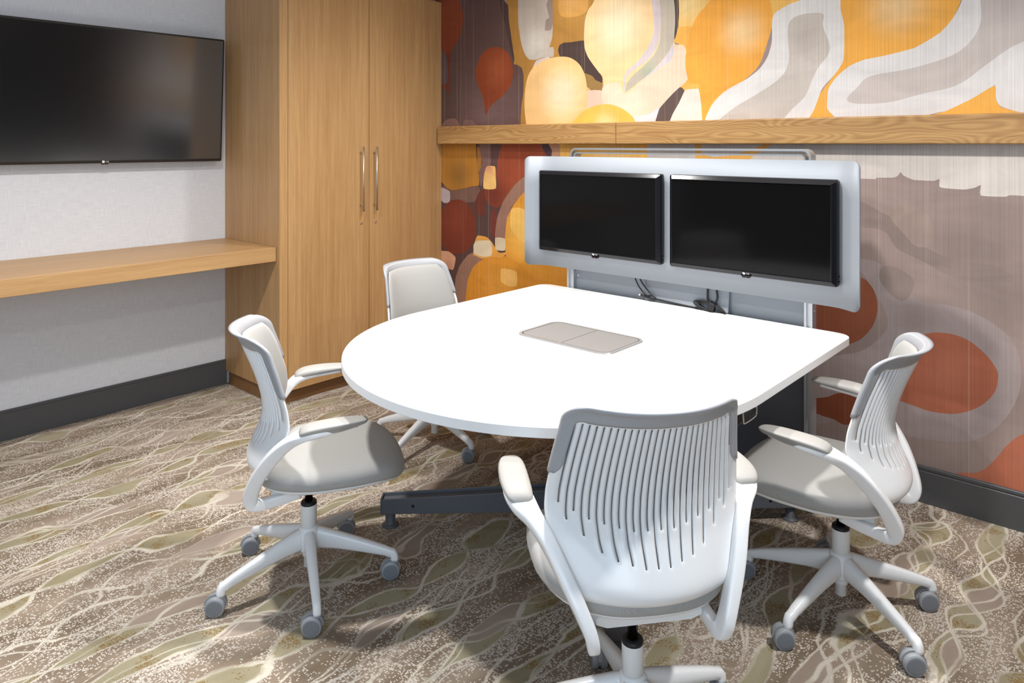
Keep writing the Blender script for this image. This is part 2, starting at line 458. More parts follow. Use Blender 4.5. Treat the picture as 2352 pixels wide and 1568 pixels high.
# mural paint regions: (colour, highlight, smooth, outline in metres on the wall: x, z)
MURAL = [
 ((172,124,58),((214,158,80),(1.715,2.328),0.216),0,[(1.165,3.75),(1.282,3.711),(1.4,3.671),(1.517,3.632),(1.635,3.592),(1.752,3.553),(1.87,3.513),(1.987,3.474),(1.987,3.363),(1.987,3.251),(1.987,3.14),(1.987,3.029),(1.987,2.917),(1.987,2.806),(1.987,2.695),(1.987,2.583),(1.987,2.472),(1.987,2.361),(1.987,2.249),(1.987,2.138),(1.987,2.027),(1.987,1.915),(1.987,1.804),(1.987,1.693),(1.987,1.581),(1.987,1.47),(1.868,1.47),(1.75,1.47),(1.631,1.47),(1.512,1.47),(1.394,1.47),(1.275,1.47),(1.287,1.586),(1.299,1.703),(1.311,1.819),(1.281,1.948),(1.25,2.077),(1.22,2.206),(1.216,2.316),(1.212,2.427),(1.208,2.537),(1.204,2.647),(1.2,2.757),(1.196,2.868),(1.192,2.978),(1.189,3.088),(1.185,3.199),(1.181,3.309),(1.177,3.419),(1.173,3.529),(1.169,3.64)]),
 ((94,70,66),((116,90,88),(1.05,1.638),0.435),0,[(0.553,3.956),(0.675,3.915),(0.798,3.874),(0.92,3.832),(1.043,3.791),(1.165,3.75),(1.166,3.64),(1.166,3.53),(1.167,3.42),(1.168,3.31),(1.168,3.2),(1.169,3.09),(1.169,2.98),(1.17,2.87),(1.171,2.76),(1.171,2.65),(1.172,2.54),(1.194,2.373),(1.228,2.336),(1.235,2.245),(1.25,2.162),(1.268,2.065),(1.282,1.996),(1.275,1.965),(1.304,1.957),(1.34,1.938),(1.357,1.884),(1.354,1.777),(1.336,1.684),(1.318,1.47),(1.191,1.47),(1.063,1.47),(0.935,1.47),(0.808,1.47),(0.68,1.47),(0.553,1.47),(0.553,1.583),(0.553,1.696),(0.553,1.809),(0.553,1.922),(0.553,2.035),(0.553,2.148),(0.553,2.261),(0.553,2.374),(0.553,2.487),(0.553,2.6),(0.553,2.713),(0.553,2.826),(0.553,2.939),(0.553,3.052),(0.553,3.165),(0.553,3.278),(0.553,3.391),(0.553,3.504),(0.553,3.617),(0.553,3.73),(0.553,3.843)]),
 ((78,58,54),None,1,[(1.127,2.492),(1.194,2.373),(1.228,2.33),(1.235,2.245),(1.25,2.162),(1.268,2.065),(1.279,1.983),(1.25,2.045),(1.224,2.137),(1.194,2.25),(1.157,2.35)]),
 ((124,56,32),((138,68,42),(0.705,2.321),0.249),1,[(0.553,2.638),(0.726,2.538),(0.789,2.427),(0.827,2.321),(0.818,2.235),(0.781,2.161),(0.739,2.127),(0.701,2.072),(0.684,2.014),(0.671,2.065),(0.614,2.118),(0.553,2.159),(0.553,2.279),(0.553,2.398),(0.553,2.518)]),
 ((100,80,82),None,1,[(0.553,2.135),(0.614,2.106),(0.666,2.039),(0.679,1.971),(0.666,1.883),(0.606,1.877),(0.553,1.88),(0.553,2.007)]),
 ((118,54,34),None,0,[(0.675,2.059),(0.701,2.081),(0.688,1.896),(0.692,1.799),(0.666,1.836),(0.597,1.869),(0.675,1.877)]),
 ((138,64,36),((156,80,46),(1.135,1.939),0.166),1,[(1.116,2.084),(1.172,2.074),(1.228,2.036),(1.26,1.976),(1.271,1.916),(1.257,1.849),(1.224,1.805),(1.172,1.766),(1.119,1.738),(1.074,1.707),(1.035,1.66),(1.023,1.722),(1.004,1.779),(0.964,1.852),(0.94,1.924),(0.952,1.98),(0.988,2.034),(1.047,2.077)]),
 ((134,100,90),None,0,[(0.588,1.571),(0.662,1.632),(0.752,1.639),(0.818,1.568),(0.703,1.57)]),
 ((130,98,90),None,0,[(0.831,1.568),(0.835,1.626),(0.908,1.624),(0.98,1.566)]),
 ((186,172,158),((206,196,184),(1.434,2.077),0.169),0,[(1.318,2.517),(1.442,2.498),(1.566,2.478),(1.579,2.321),(1.586,2.191),(1.582,2.102),(1.559,2.044),(1.592,2.041),(1.592,1.985),(1.539,1.986),(1.499,1.985),(1.458,1.977),(1.403,1.982),(1.368,2.016),(1.343,2.072),(1.325,2.141),(1.311,2.223),(1.311,2.33)]),
 ((152,134,122),None,0,[(1.536,2.301),(1.579,2.347),(1.586,2.191),(1.573,2.146),(1.526,2.146),(1.533,2.208),(1.559,2.22)]),
 ((206,190,184),None,0,[(1.424,1.914),(1.458,1.972),(1.559,1.987),(1.546,1.942),(1.458,1.912)]),
 ((214,156,78),((226,172,100),(1.715,2.303),0.125),1,[(1.605,3.396),(1.722,3.361),(1.839,3.326),(1.839,3.205),(1.839,3.084),(1.839,2.963),(1.839,2.842),(1.839,2.721),(1.839,2.6),(1.839,2.479),(1.839,2.358),(1.839,2.237),(1.777,2.205),(1.683,2.206),(1.631,2.243),(1.628,2.358),(1.626,2.474),(1.623,2.589),(1.621,2.704),(1.618,2.819),(1.615,2.935),(1.613,3.05),(1.61,3.165),(1.608,3.281)]),
 ((74,57,52),None,0,[(1.625,2.018),(1.635,2.048),(1.664,2.06),(1.715,2.058),(1.82,2.058),(1.857,2.0),(1.875,1.932),(1.916,1.873),(1.94,1.835),(1.937,1.806),(1.916,1.819),(1.893,1.828),(1.875,1.849),(1.854,1.86),(1.814,1.872),(1.793,1.906),(1.721,1.964),(1.641,1.981)]),
 ((150,116,66),None,0,[(1.808,1.873),(1.854,1.86),(1.875,1.849),(1.893,1.828),(1.916,1.819),(1.952,1.8),(1.952,1.757),(1.869,1.76),(1.823,1.805)]),
 ((226,168,122),None,0,[(1.814,1.798),(1.845,1.786),(1.875,1.763),(1.958,1.759),(1.958,1.713),(1.814,1.728)]),
 ((222,188,166),None,0,[(1.808,1.761),(1.958,1.759),(1.958,1.543),(1.808,1.545)]),
 ((236,190,128),((250,230,192),(1.651,1.763),0.206),1,[(1.673,1.978),(1.73,1.961),(1.78,1.925),(1.814,1.872),(1.832,1.804),(1.832,1.73),(1.82,1.544),(1.681,1.546),(1.542,1.548),(1.403,1.55),(1.371,1.63),(1.364,1.75),(1.382,1.856),(1.424,1.924),(1.502,1.966),(1.586,1.98)]),
 ((244,190,100),((254,218,150),(2.465,2.18),0.144),0,[(2.378,3.161),(2.485,3.129),(2.591,3.096),(2.698,3.064),(2.805,3.032),(2.912,2.999),(3.019,2.967),(3.125,2.934),(3.232,2.902),(3.231,2.788),(3.229,2.673),(3.228,2.559),(3.226,2.444),(3.225,2.33),(3.223,2.215),(3.222,2.101),(3.088,2.058),(2.954,2.016),(2.882,2.024),(2.855,1.955),(2.83,1.843),(2.743,1.776),(2.608,1.675),(2.573,1.557),(2.542,1.558),(2.542,1.722),(2.415,1.748),(2.415,1.878),(2.415,2.008),(2.411,2.123),(2.408,2.239),(2.404,2.354),(2.4,2.469),(2.397,2.585),(2.393,2.7),(2.389,2.815),(2.385,2.93),(2.382,3.046)]),
 ((246,178,80),None,0,[(2.395,2.064),(2.489,2.062),(2.489,1.898),(2.489,1.735),(2.435,1.745),(2.415,1.761),(2.46,1.803),(2.465,1.87),(2.445,1.969),(2.385,1.997)]),
 ((238,200,146),((250,232,194),(2.044,2.116),0.241),1,[(1.922,3.3),(1.918,3.187),(1.914,3.073),(1.909,2.96),(1.905,2.847),(1.901,2.733),(1.897,2.62),(1.892,2.507),(1.888,2.393),(1.884,2.28),(1.839,2.225),(1.817,2.153),(1.814,2.041),(1.832,1.978),(1.869,1.925),(1.913,1.873),(1.943,1.83),(1.943,1.687),(1.943,1.543),(2.062,1.542),(2.182,1.54),(2.262,1.548),(2.301,1.657),(2.378,1.729),(2.462,1.796),(2.465,1.87),(2.445,1.971),(2.39,1.988),(2.378,2.079),(2.378,2.214),(2.376,2.333),(2.375,2.452),(2.373,2.571),(2.372,2.689),(2.37,2.808),(2.368,2.927),(2.367,3.046),(2.365,3.165),(2.254,3.199),(2.143,3.232),(2.033,3.266)]),
 ((236,204,178),((242,216,190),(2.1,1.659),0.162),1,[(1.943,1.786),(2.044,1.805),(2.092,1.743),(2.209,1.819),(2.314,1.881),(2.388,1.965),(2.445,1.965),(2.465,1.87),(2.462,1.796),(2.378,1.729),(2.301,1.657),(2.236,1.597),(2.1,1.631),(1.987,1.687),(1.946,1.694)]),
 ((206,190,190),None,1,[(2.244,2.325),(2.293,2.226),(2.309,2.155),(2.304,2.041),(2.275,1.964),(2.222,1.91),(2.128,1.859),(2.094,1.821),(2.086,1.745),(2.08,1.815),(2.1,1.865),(2.169,1.915),(2.236,1.99),(2.267,2.068),(2.262,2.161)]),
 ((188,176,158),((170,176,150),(2.236,1.852),0.073),1,[(2.288,2.318),(2.378,2.237),(2.39,2.179),(2.393,2.077),(2.385,1.999),(2.353,1.946),(2.301,1.893),(2.236,1.84),(2.169,1.798),(2.094,1.754),(2.103,1.801),(2.141,1.841),(2.209,1.888),(2.275,1.948),(2.304,2.018),(2.309,2.155)]),
 ((208,196,200),None,0,[(2.385,1.997),(2.385,1.943),(2.365,1.899),(2.314,1.876),(2.249,1.839),(2.174,1.793),(2.241,1.844),(2.304,1.891),(2.355,1.946)]),
 ((82,64,58),None,1,[(2.373,2.305),(2.408,2.233),(2.415,2.164),(2.413,2.109),(2.405,2.053),(2.39,2.01),(2.388,2.033),(2.393,2.1),(2.39,2.179)]),
 ((222,210,210),None,0,[(2.16,1.55),(2.141,1.616),(2.236,1.627),(2.299,1.662),(2.283,1.608),(2.262,1.548)]),
 ((240,166,66),((250,208,150),(2.754,2.012),0.16),1,[(2.631,2.211),(2.561,2.157),(2.513,2.108),(2.477,2.035),(2.46,1.959),(2.45,1.882),(2.465,1.803),(2.499,1.746),(2.523,1.694),(2.542,1.566),(2.563,1.566),(2.589,1.657),(2.658,1.723),(2.754,1.771),(2.834,1.839),(2.876,1.942),(2.901,2.032),(2.897,2.114),(2.861,2.178),(2.746,2.194)]),
 ((224,216,202),None,0,[(2.455,1.746),(2.523,1.749),(2.539,1.667),(2.544,1.588),(2.544,1.544),(2.327,1.547),(2.385,1.673),(2.44,1.729)]),
 ((250,186,92),None,0,[(2.43,1.749),(2.46,1.772),(2.525,1.771),(2.528,1.749),(2.455,1.748)]),
 ((98,80,74),None,0,[(2.42,1.761),(2.445,1.742),(2.415,1.681),(2.378,1.623),(2.34,1.547),(2.267,1.548),(2.301,1.653),(2.365,1.716)]),
 ((224,218,214),None,1,[(2.561,1.557),(2.589,1.65),(2.665,1.727),(2.787,1.788),(2.861,1.851),(2.897,1.94),(2.903,2.062),(2.944,2.098),(3.024,2.124),(3.204,2.142),(3.206,2.065),(3.221,1.987),(3.219,1.843),(3.195,1.793),(3.13,1.72),(3.111,1.67),(3.092,1.623),(3.057,1.549),(2.933,1.551),(2.809,1.553),(2.685,1.555)]),
 ((200,188,178),((188,176,166),(3.053,1.965),0.115),1,[(2.984,2.037),(3.124,2.056),(3.13,1.997),(3.158,1.916),(3.154,1.868),(3.111,1.813),(3.082,1.756),(3.053,1.688),(2.994,1.63),(2.903,1.548),(2.756,1.55),(2.608,1.552),(2.699,1.636),(2.83,1.708),(2.934,1.774),(2.978,1.852)]),
 ((242,172,74),((242,200,144),(3.431,2.055),0.177),0,[(3.208,2.909),(3.328,2.872),(3.448,2.836),(3.568,2.8),(3.688,2.763),(3.684,2.643),(3.679,2.523),(3.675,2.402),(3.671,2.282),(3.666,2.162),(3.662,2.042),(3.636,1.976),(3.59,1.92),(3.496,1.866),(3.38,1.843),(3.303,1.833),(3.241,1.803),(3.19,1.759),(3.153,1.711),(3.151,1.625),(3.177,1.59),(3.208,1.543),(3.053,1.545),(3.092,1.623),(3.122,1.7),(3.195,1.795),(3.219,1.843),(3.221,1.987),(3.206,2.065),(3.206,2.186),(3.207,2.306),(3.207,2.427),(3.207,2.547),(3.207,2.668),(3.208,2.788)]),
 ((224,218,215),None,0,[(3.696,2.761),(3.691,2.641),(3.686,2.521),(3.681,2.401),(3.676,2.282),(3.671,2.162),(3.666,2.042),(3.636,1.976),(3.59,1.92),(3.496,1.866),(3.38,1.843),(3.303,1.833),(3.241,1.809),(3.186,1.763),(3.153,1.711),(3.149,1.629),(3.175,1.594),(3.232,1.543),(3.397,1.54),(3.559,1.591),(3.651,1.609),(3.725,1.649),(3.775,1.698),(3.779,1.642),(3.796,1.613),(3.867,1.586),(3.979,1.578),(4.092,1.569),(4.204,1.561),(4.317,1.553),(4.429,1.544),(4.542,1.536),(4.542,1.657),(4.542,1.778),(4.542,1.899),(4.542,2.019),(4.542,2.14),(4.542,2.261),(4.542,2.382),(4.542,2.503),(4.436,2.535),(4.33,2.567),(4.225,2.6),(4.119,2.632),(4.013,2.664),(3.908,2.697),(3.802,2.729)]),
 ((202,190,183),((196,182,178),(3.796,1.991),0.123),1,[(3.746,2.745),(3.743,2.629),(3.74,2.512),(3.737,2.396),(3.734,2.28),(3.731,2.164),(3.728,2.047),(3.725,1.931),(3.651,1.835),(3.496,1.785),(3.329,1.76),(3.276,1.716),(3.232,1.665),(3.276,1.644),(3.397,1.645),(3.528,1.676),(3.651,1.705),(3.754,1.784),(3.837,1.844),(3.95,1.887),(4.063,1.931),(4.176,1.974),(4.289,2.018),(4.289,2.13),(4.289,2.243),(4.289,2.355),(4.289,2.468),(4.289,2.58),(4.18,2.613),(4.072,2.646),(3.963,2.679),(3.855,2.712)]),
 ((244,178,82),None,0,[(3.515,1.538),(3.531,1.581),(3.606,1.6),(3.696,1.646),(3.775,1.696),(3.778,1.642),(3.796,1.611),(3.867,1.586),(3.979,1.577),(4.092,1.568),(4.204,1.559),(4.317,1.551),(4.429,1.542),(4.542,1.533),(4.542,1.522),(4.428,1.524),(4.314,1.526),(4.2,1.527),(4.086,1.529),(3.971,1.531),(3.857,1.533),(3.743,1.534),(3.629,1.536)]),
 ((250,192,88),((254,220,160),(1.958,1.562),0.12),1,[(1.696,1.546),(1.746,1.608),(1.823,1.663),(1.943,1.691),(2.044,1.673),(2.128,1.623),(2.177,1.554),(2.182,1.54),(2.06,1.542),(1.939,1.543),(1.817,1.544)]),
 ((88,64,62),((104,76,76),(1.165,1.429),0.217),0,[(0.079,1.527),(0.192,1.526),(0.305,1.525),(0.419,1.525),(0.532,1.524),(0.645,1.523),(0.758,1.522),(0.871,1.521),(0.985,1.521),(1.098,1.52),(1.211,1.519),(1.324,1.518),(1.437,1.517),(1.551,1.517),(1.664,1.516),(1.777,1.515),(1.777,1.398),(1.777,1.281),(1.777,1.164),(1.777,1.047),(1.777,0.93),(1.777,0.813),(1.777,0.696),(1.777,0.579),(1.777,0.462),(1.777,0.345),(1.709,0.254),(1.641,0.162),(1.573,0.071),(1.505,-0.021),(1.437,-0.112),(1.369,-0.204),(1.302,-0.295),(1.234,-0.387),(1.166,-0.478),(1.098,-0.569),(1.03,-0.661),(0.962,-0.752),(0.894,-0.844),(0.826,-0.935),(0.758,-1.027),(0.69,-1.118),(0.622,-1.209),(0.554,-1.301),(0.487,-1.392),(0.419,-1.484),(0.351,-1.575),(0.283,-1.667),(0.215,-1.758),(0.147,-1.85),(0.079,-1.941),(0.079,-1.829),(0.079,-1.717),(0.079,-1.605),(0.079,-1.494),(0.079,-1.382),(0.079,-1.27),(0.079,-1.158),(0.079,-1.046),(0.079,-0.934),(0.079,-0.822),(0.079,-0.71),(0.079,-0.599),(0.079,-0.487),(0.079,-0.375),(0.079,-0.263),(0.079,-0.151),(0.079,-0.039),(0.079,0.073),(0.079,0.185),(0.079,0.296),(0.079,0.408),(0.079,0.52),(0.079,0.632),(0.079,0.744),(0.079,0.856),(0.079,0.968),(0.079,1.08),(0.079,1.191),(0.079,1.303),(0.079,1.415)]),
 ((182,124,50),((150,106,48),(0.789,1.253),0.163),0,[(0.553,1.524),(0.681,1.523),(0.808,1.522),(0.936,1.521),(0.948,1.399),(0.972,1.272),(0.972,1.199),(0.912,1.191),(0.851,1.177),(0.726,1.157),(0.662,1.175),(0.597,1.226),(0.553,1.26),(0.553,1.392)]),
 ((168,116,56),None,0,[(0.956,1.447),(0.992,1.428),(0.992,1.323),(0.964,1.278)]),
 ((126,96,90),None,0,[(0.96,1.521),(1.07,1.52),(1.081,1.387),(1.077,1.325),(1.035,1.274),(0.992,1.194),(0.972,1.267),(1.0,1.352)]),
 ((150,72,48),((116,54,40),(1.108,1.138),0.185),0,[(1.22,1.519),(1.153,1.415),(1.127,1.277),(1.138,1.194),(1.027,1.178),(1.031,1.12),(1.074,1.075),(1.135,1.064),(1.172,1.086),(1.275,1.194),(1.368,1.265),(1.458,1.299),(1.566,1.413),(1.559,1.517),(1.446,1.518),(1.333,1.518)]),
 ((84,66,74),None,0,[(1.472,1.517),(1.506,1.444),(1.553,1.382),(1.573,1.47),(1.553,1.517)]),
 ((196,148,118),None,0,[(1.519,1.517),(1.579,1.431),(1.566,1.341),(1.683,1.343),(1.683,1.516)]),
 ((122,91,80),None,0,[(0.619,1.188),(0.726,1.154),(0.872,1.178),(0.912,1.188),(0.976,1.188),(0.98,1.143),(0.932,1.092),(0.81,1.08),(0.697,1.094)]),
 ((188,172,174),None,0,[(0.553,1.176),(0.64,1.168),(0.697,1.147),(0.697,1.076),(0.632,1.07),(0.553,1.14)]),
 ((108,54,44),None,0,[(0.972,1.154),(1.023,1.173),(1.027,1.013),(0.952,1.008),(0.932,1.072)]),
 ((120,55,38),((132,62,44),(0.747,0.974),0.165),1,[(0.769,1.098),(0.86,1.08),(0.924,1.015),(0.944,0.931),(0.924,0.838),(0.86,0.764),(0.769,0.734),(0.675,0.745),(0.606,0.81),(0.588,0.904),(0.606,0.994),(0.675,1.069)]),
 ((252,202,122),((220,150,112),(1.058,1.317),0.084),0,[(1.015,1.181),(1.019,1.268),(1.043,1.325),(1.116,1.326),(1.123,1.263),(1.123,1.185)]),
 ((114,56,46),None,0,[(1.127,1.061),(1.085,1.031),(1.074,0.955),(1.081,0.891),(1.127,0.873)]),
 ((152,113,97),None,0,[(1.368,1.27),(1.282,1.214),(1.191,1.114),(1.135,1.001),(1.116,0.867),(1.209,0.875),(1.213,0.979),(1.257,1.077),(1.364,1.171),(1.569,1.238),(1.569,1.315)]),
 ((216,146,52),((240,182,84),(1.347,0.909),0.24),0,[(1.364,1.174),(1.275,1.092),(1.22,1.007),(1.202,0.883),(1.209,0.76),(1.239,0.628),(1.364,0.619),(1.488,0.611),(1.613,0.603),(1.738,0.594),(1.862,0.585),(1.987,0.577),(1.987,0.707),(1.987,0.838),(1.987,0.968),(1.987,1.099),(1.987,1.229),(1.842,1.227),(1.698,1.226),(1.553,1.224)]),
 ((246,194,102),None,0,[(1.257,1.066),(1.364,1.065),(1.399,0.86),(1.311,0.884),(1.246,0.954)]),
 ((152,114,96),None,0,[(0.743,0.303),(0.748,0.434),(0.752,0.566),(0.794,0.659),(0.872,0.739),(0.972,0.775),(1.027,0.741),(0.948,0.682),(0.884,0.569),(0.851,0.435),(0.843,0.319)]),
 ((214,142,48),((220,152,60),(1.165,0.563),0.254),0,[(0.835,0.289),(0.851,0.464),(0.872,0.581),(0.924,0.668),(1.004,0.722),(1.119,0.767),(1.224,0.762),(1.329,0.73),(1.451,0.654),(1.614,0.649),(1.777,0.645),(1.882,0.538),(1.987,0.432),(1.987,0.287),(1.872,0.287),(1.757,0.287),(1.641,0.288),(1.526,0.288),(1.411,0.288),(1.296,0.288),(1.181,0.288),(1.065,0.289),(0.95,0.289)]),
 ((226,160,76),None,0,[(0.932,0.822),(0.96,0.873),(1.043,0.871),(1.089,0.842),(1.104,0.827),(1.15,0.782),(1.213,0.793),(1.213,0.843),(1.224,0.789),(1.165,0.75),(1.097,0.751),(1.004,0.727),(0.948,0.739),(0.92,0.744)]),
 ((226,208,176),None,0,[(0.924,0.81),(0.952,0.838),(1.066,0.851),(1.089,0.825),(1.085,0.758),(1.012,0.74),(0.94,0.749),(0.924,0.764)]),
 ((216,196,166),None,0,[(1.119,0.873),(1.202,0.874),(1.202,0.801),(1.123,0.798)]),
 ((216,162,128),((196,140,112),(0.684,0.64),0.094),0,[(0.553,0.733),(0.684,0.743),(0.752,0.712),(0.747,0.665),(0.726,0.622),(0.64,0.635),(0.553,0.685)]),
 ((240,186,104),None,0,[(1.168,0.682),(1.239,0.687),(1.3,0.678),(1.3,0.592),(1.239,0.579),(1.168,0.602)]),
 ((250,192,98),((252,206,140),(1.987,1.349),0.196),0,[(1.641,1.516),(1.76,1.515),(1.879,1.514),(1.998,1.514),(2.117,1.513),(2.236,1.512),(2.236,1.39),(2.236,1.268),(2.236,1.146),(2.117,1.139),(1.998,1.132),(1.879,1.126),(1.76,1.119),(1.641,1.112),(1.641,1.247),(1.641,1.381)]),
 ((206,196,188),((214,204,196),(3.725,1.385),0.167),0,[(2.23,1.512),(2.34,1.511),(2.45,1.51),(2.56,1.51),(2.67,1.509),(2.78,1.508),(2.891,1.507),(3.001,1.506),(3.111,1.506),(3.221,1.505),(3.331,1.504),(3.441,1.503),(3.551,1.502),(3.661,1.501),(3.771,1.501),(3.881,1.5),(3.992,1.499),(4.102,1.498),(4.212,1.497),(4.322,1.497),(4.432,1.496),(4.542,1.495),(4.542,1.352),(4.542,1.208),(4.429,1.219),(4.317,1.229),(4.204,1.24),(4.092,1.251),(3.979,1.261),(3.867,1.272),(3.824,1.273),(3.807,1.266),(3.729,1.267),(3.729,1.308),(3.71,1.297),(3.673,1.288),(3.603,1.291),(3.587,1.297),(3.587,1.327),(3.567,1.319),(3.496,1.32),(3.472,1.329),(3.454,1.339),(3.445,1.352),(3.434,1.335),(3.414,1.327),(3.351,1.325),(3.35,1.319),(3.287,1.319),(3.111,1.309),(3.001,1.289),(2.891,1.268),(2.781,1.248),(2.671,1.228),(2.56,1.207),(2.45,1.187),(2.34,1.166),(2.23,1.146),(2.23,1.268),(2.23,1.39)]),
 ((242,180,92),None,0,[(2.506,1.51),(2.537,1.509),(2.544,1.422),(2.608,1.403),(2.721,1.419),(2.851,1.462),(2.893,1.507),(2.954,1.506),(2.83,1.424),(2.743,1.365),(2.628,1.363),(2.513,1.36)]),
 ((141,124,117),((147,129,122),(3.651,0.966),0.103),1,[(3.258,1.219),(3.311,1.211),(3.38,1.174),(3.431,1.15),(3.48,1.081),(3.559,1.035),(3.651,1.001),(3.782,0.995),(3.837,0.954),(3.796,0.936),(3.651,0.931),(3.528,0.987),(3.431,1.031),(3.38,1.1),(3.258,1.119)]),
 ((158,138,128),None,1,[(3.397,1.203),(3.48,1.21),(3.544,1.181),(3.559,1.133),(3.556,1.061),(3.504,1.046),(3.455,1.097),(3.411,1.149)]),
 ((162,146,143),((150,134,130),(3.496,0.749),0.127),1,[(3.258,0.958),(3.346,0.967),(3.431,0.903),(3.512,0.824),(3.621,0.822),(3.739,0.789),(3.837,0.705),(3.858,0.56),(3.81,0.415),(3.71,0.304),(3.544,0.258),(3.363,0.264),(3.258,0.274),(3.092,0.212),(3.092,0.35),(3.092,0.487),(3.202,0.537),(3.311,0.588),(3.397,0.715),(3.311,0.888)]),
 ((145,128,121),None,1,[(3.38,0.952),(3.455,0.939),(3.496,0.893),(3.463,0.817),(3.414,0.828),(3.363,0.895)]),
 ((142,80,55),((156,90,64),(3.241,0.841),0.106),1,[(2.743,0.796),(2.878,0.825),(3.014,0.854),(3.149,0.883),(3.283,0.892),(3.329,0.862),(3.35,0.819),(3.356,0.773),(3.35,0.726),(3.329,0.675),(3.285,0.621),(3.222,0.584),(3.158,0.565),(3.02,0.537),(2.881,0.508),(2.743,0.48),(2.743,0.638)]),
 ((172,100,74),((182,110,84),(3.621,0.559),0.136),1,[(3.509,0.671),(3.559,0.699),(3.598,0.706),(3.644,0.705),(3.696,0.687),(3.751,0.641),(3.782,0.593),(3.785,0.557),(3.775,0.508),(3.742,0.457),(3.696,0.417),(3.636,0.388),(3.559,0.378),(3.488,0.387),(3.439,0.393),(3.38,0.387),(3.414,0.461),(3.46,0.598)]),
 ((136,74,50),None,1,[(2.954,0.281),(3.092,0.322),(3.149,0.341),(3.195,0.368),(3.258,0.379),(3.303,0.37),(3.267,0.267),(3.222,0.236),(3.177,0.248),(3.13,0.251),(3.092,0.253),(2.954,0.221)]),
 ((180,106,80),((184,112,86),(3.867,0.265),0.083),0,[(4.289,0.582),(4.183,0.529),(4.078,0.475),(3.973,0.422),(3.867,0.369),(3.84,0.346),(3.81,0.306),(3.782,0.256),(3.746,0.203),(3.71,0.174),(3.666,0.162),(3.636,0.146),(3.696,0.152),(3.796,0.151),(3.905,0.137),(4.033,0.132),(4.161,0.128),(4.289,0.123),(4.289,0.238),(4.289,0.352),(4.289,0.467)]),
]

# ------------------------------------------------------------------ structure
WX, WY = -0.012, 0.012          # finished wall faces
XR, YF = 5.4, -5.5
fl = link('floor', mesh_of('floor', [(WX - 0.1, YF - 0.1, 0), (XR, YF - 0.1, 0), (XR, WY + 0.1, 0), (WX - 0.1, WY + 0.1, 0), (WX - 0.1, YF - 0.1, -0.05), (XR, YF - 0.1, -0.05), (XR, WY + 0.1, -0.05), (WX - 0.1, WY + 0.1, -0.05)],
    [(0, 1, 2, 3), (7, 6, 5, 4), (0, 4, 5, 1), (1, 5, 6, 2), (2, 6, 7, 3), (3, 7, 4, 0)], M['carpet']))
tag(fl, 'patterned taupe carpet with cream wavy lines and olive leaf shapes', None, kind='structure')
tag(box('ceiling', WX - 0.1, XR, YF - 0.1, WY + 0.1, CEIL, CEIL + 0.05, M['ceiling']), 'plain white ceiling', None, kind='structure')
tag(box('wall_left', WX - 0.1, WX, YF - 0.1, WY + 0.1, 0, CEIL, M['wallpaper']), 'pale grey linen wallpaper wall', None, kind='structure')
tag(box('wall_right', XR, XR + 0.1, YF - 0.1, WY + 0.1, 0, CEIL, M['black_wall']), 'side wall blackened to keep screen reflections dark', None, kind='structure')
v1 = box_geo(WX, 2.2, YF - 0.1, YF, 0, CEIL); v2 = box_geo(5.0, XR, YF - 0.1, YF, 0, CEIL); v3 = box_geo(2.2, 5.0, YF - 0.1, YF, 2.5, CEIL)  # unseen front wall; its opening is added to go with the fill light
vv, ff = join_geo([v1, v2, v3])
tag(link('wall_front', mesh_of('wall_front', vv, ff, M['dark_wall'])), 'dark wall with a wide opening added for the fill light', None, kind='structure')

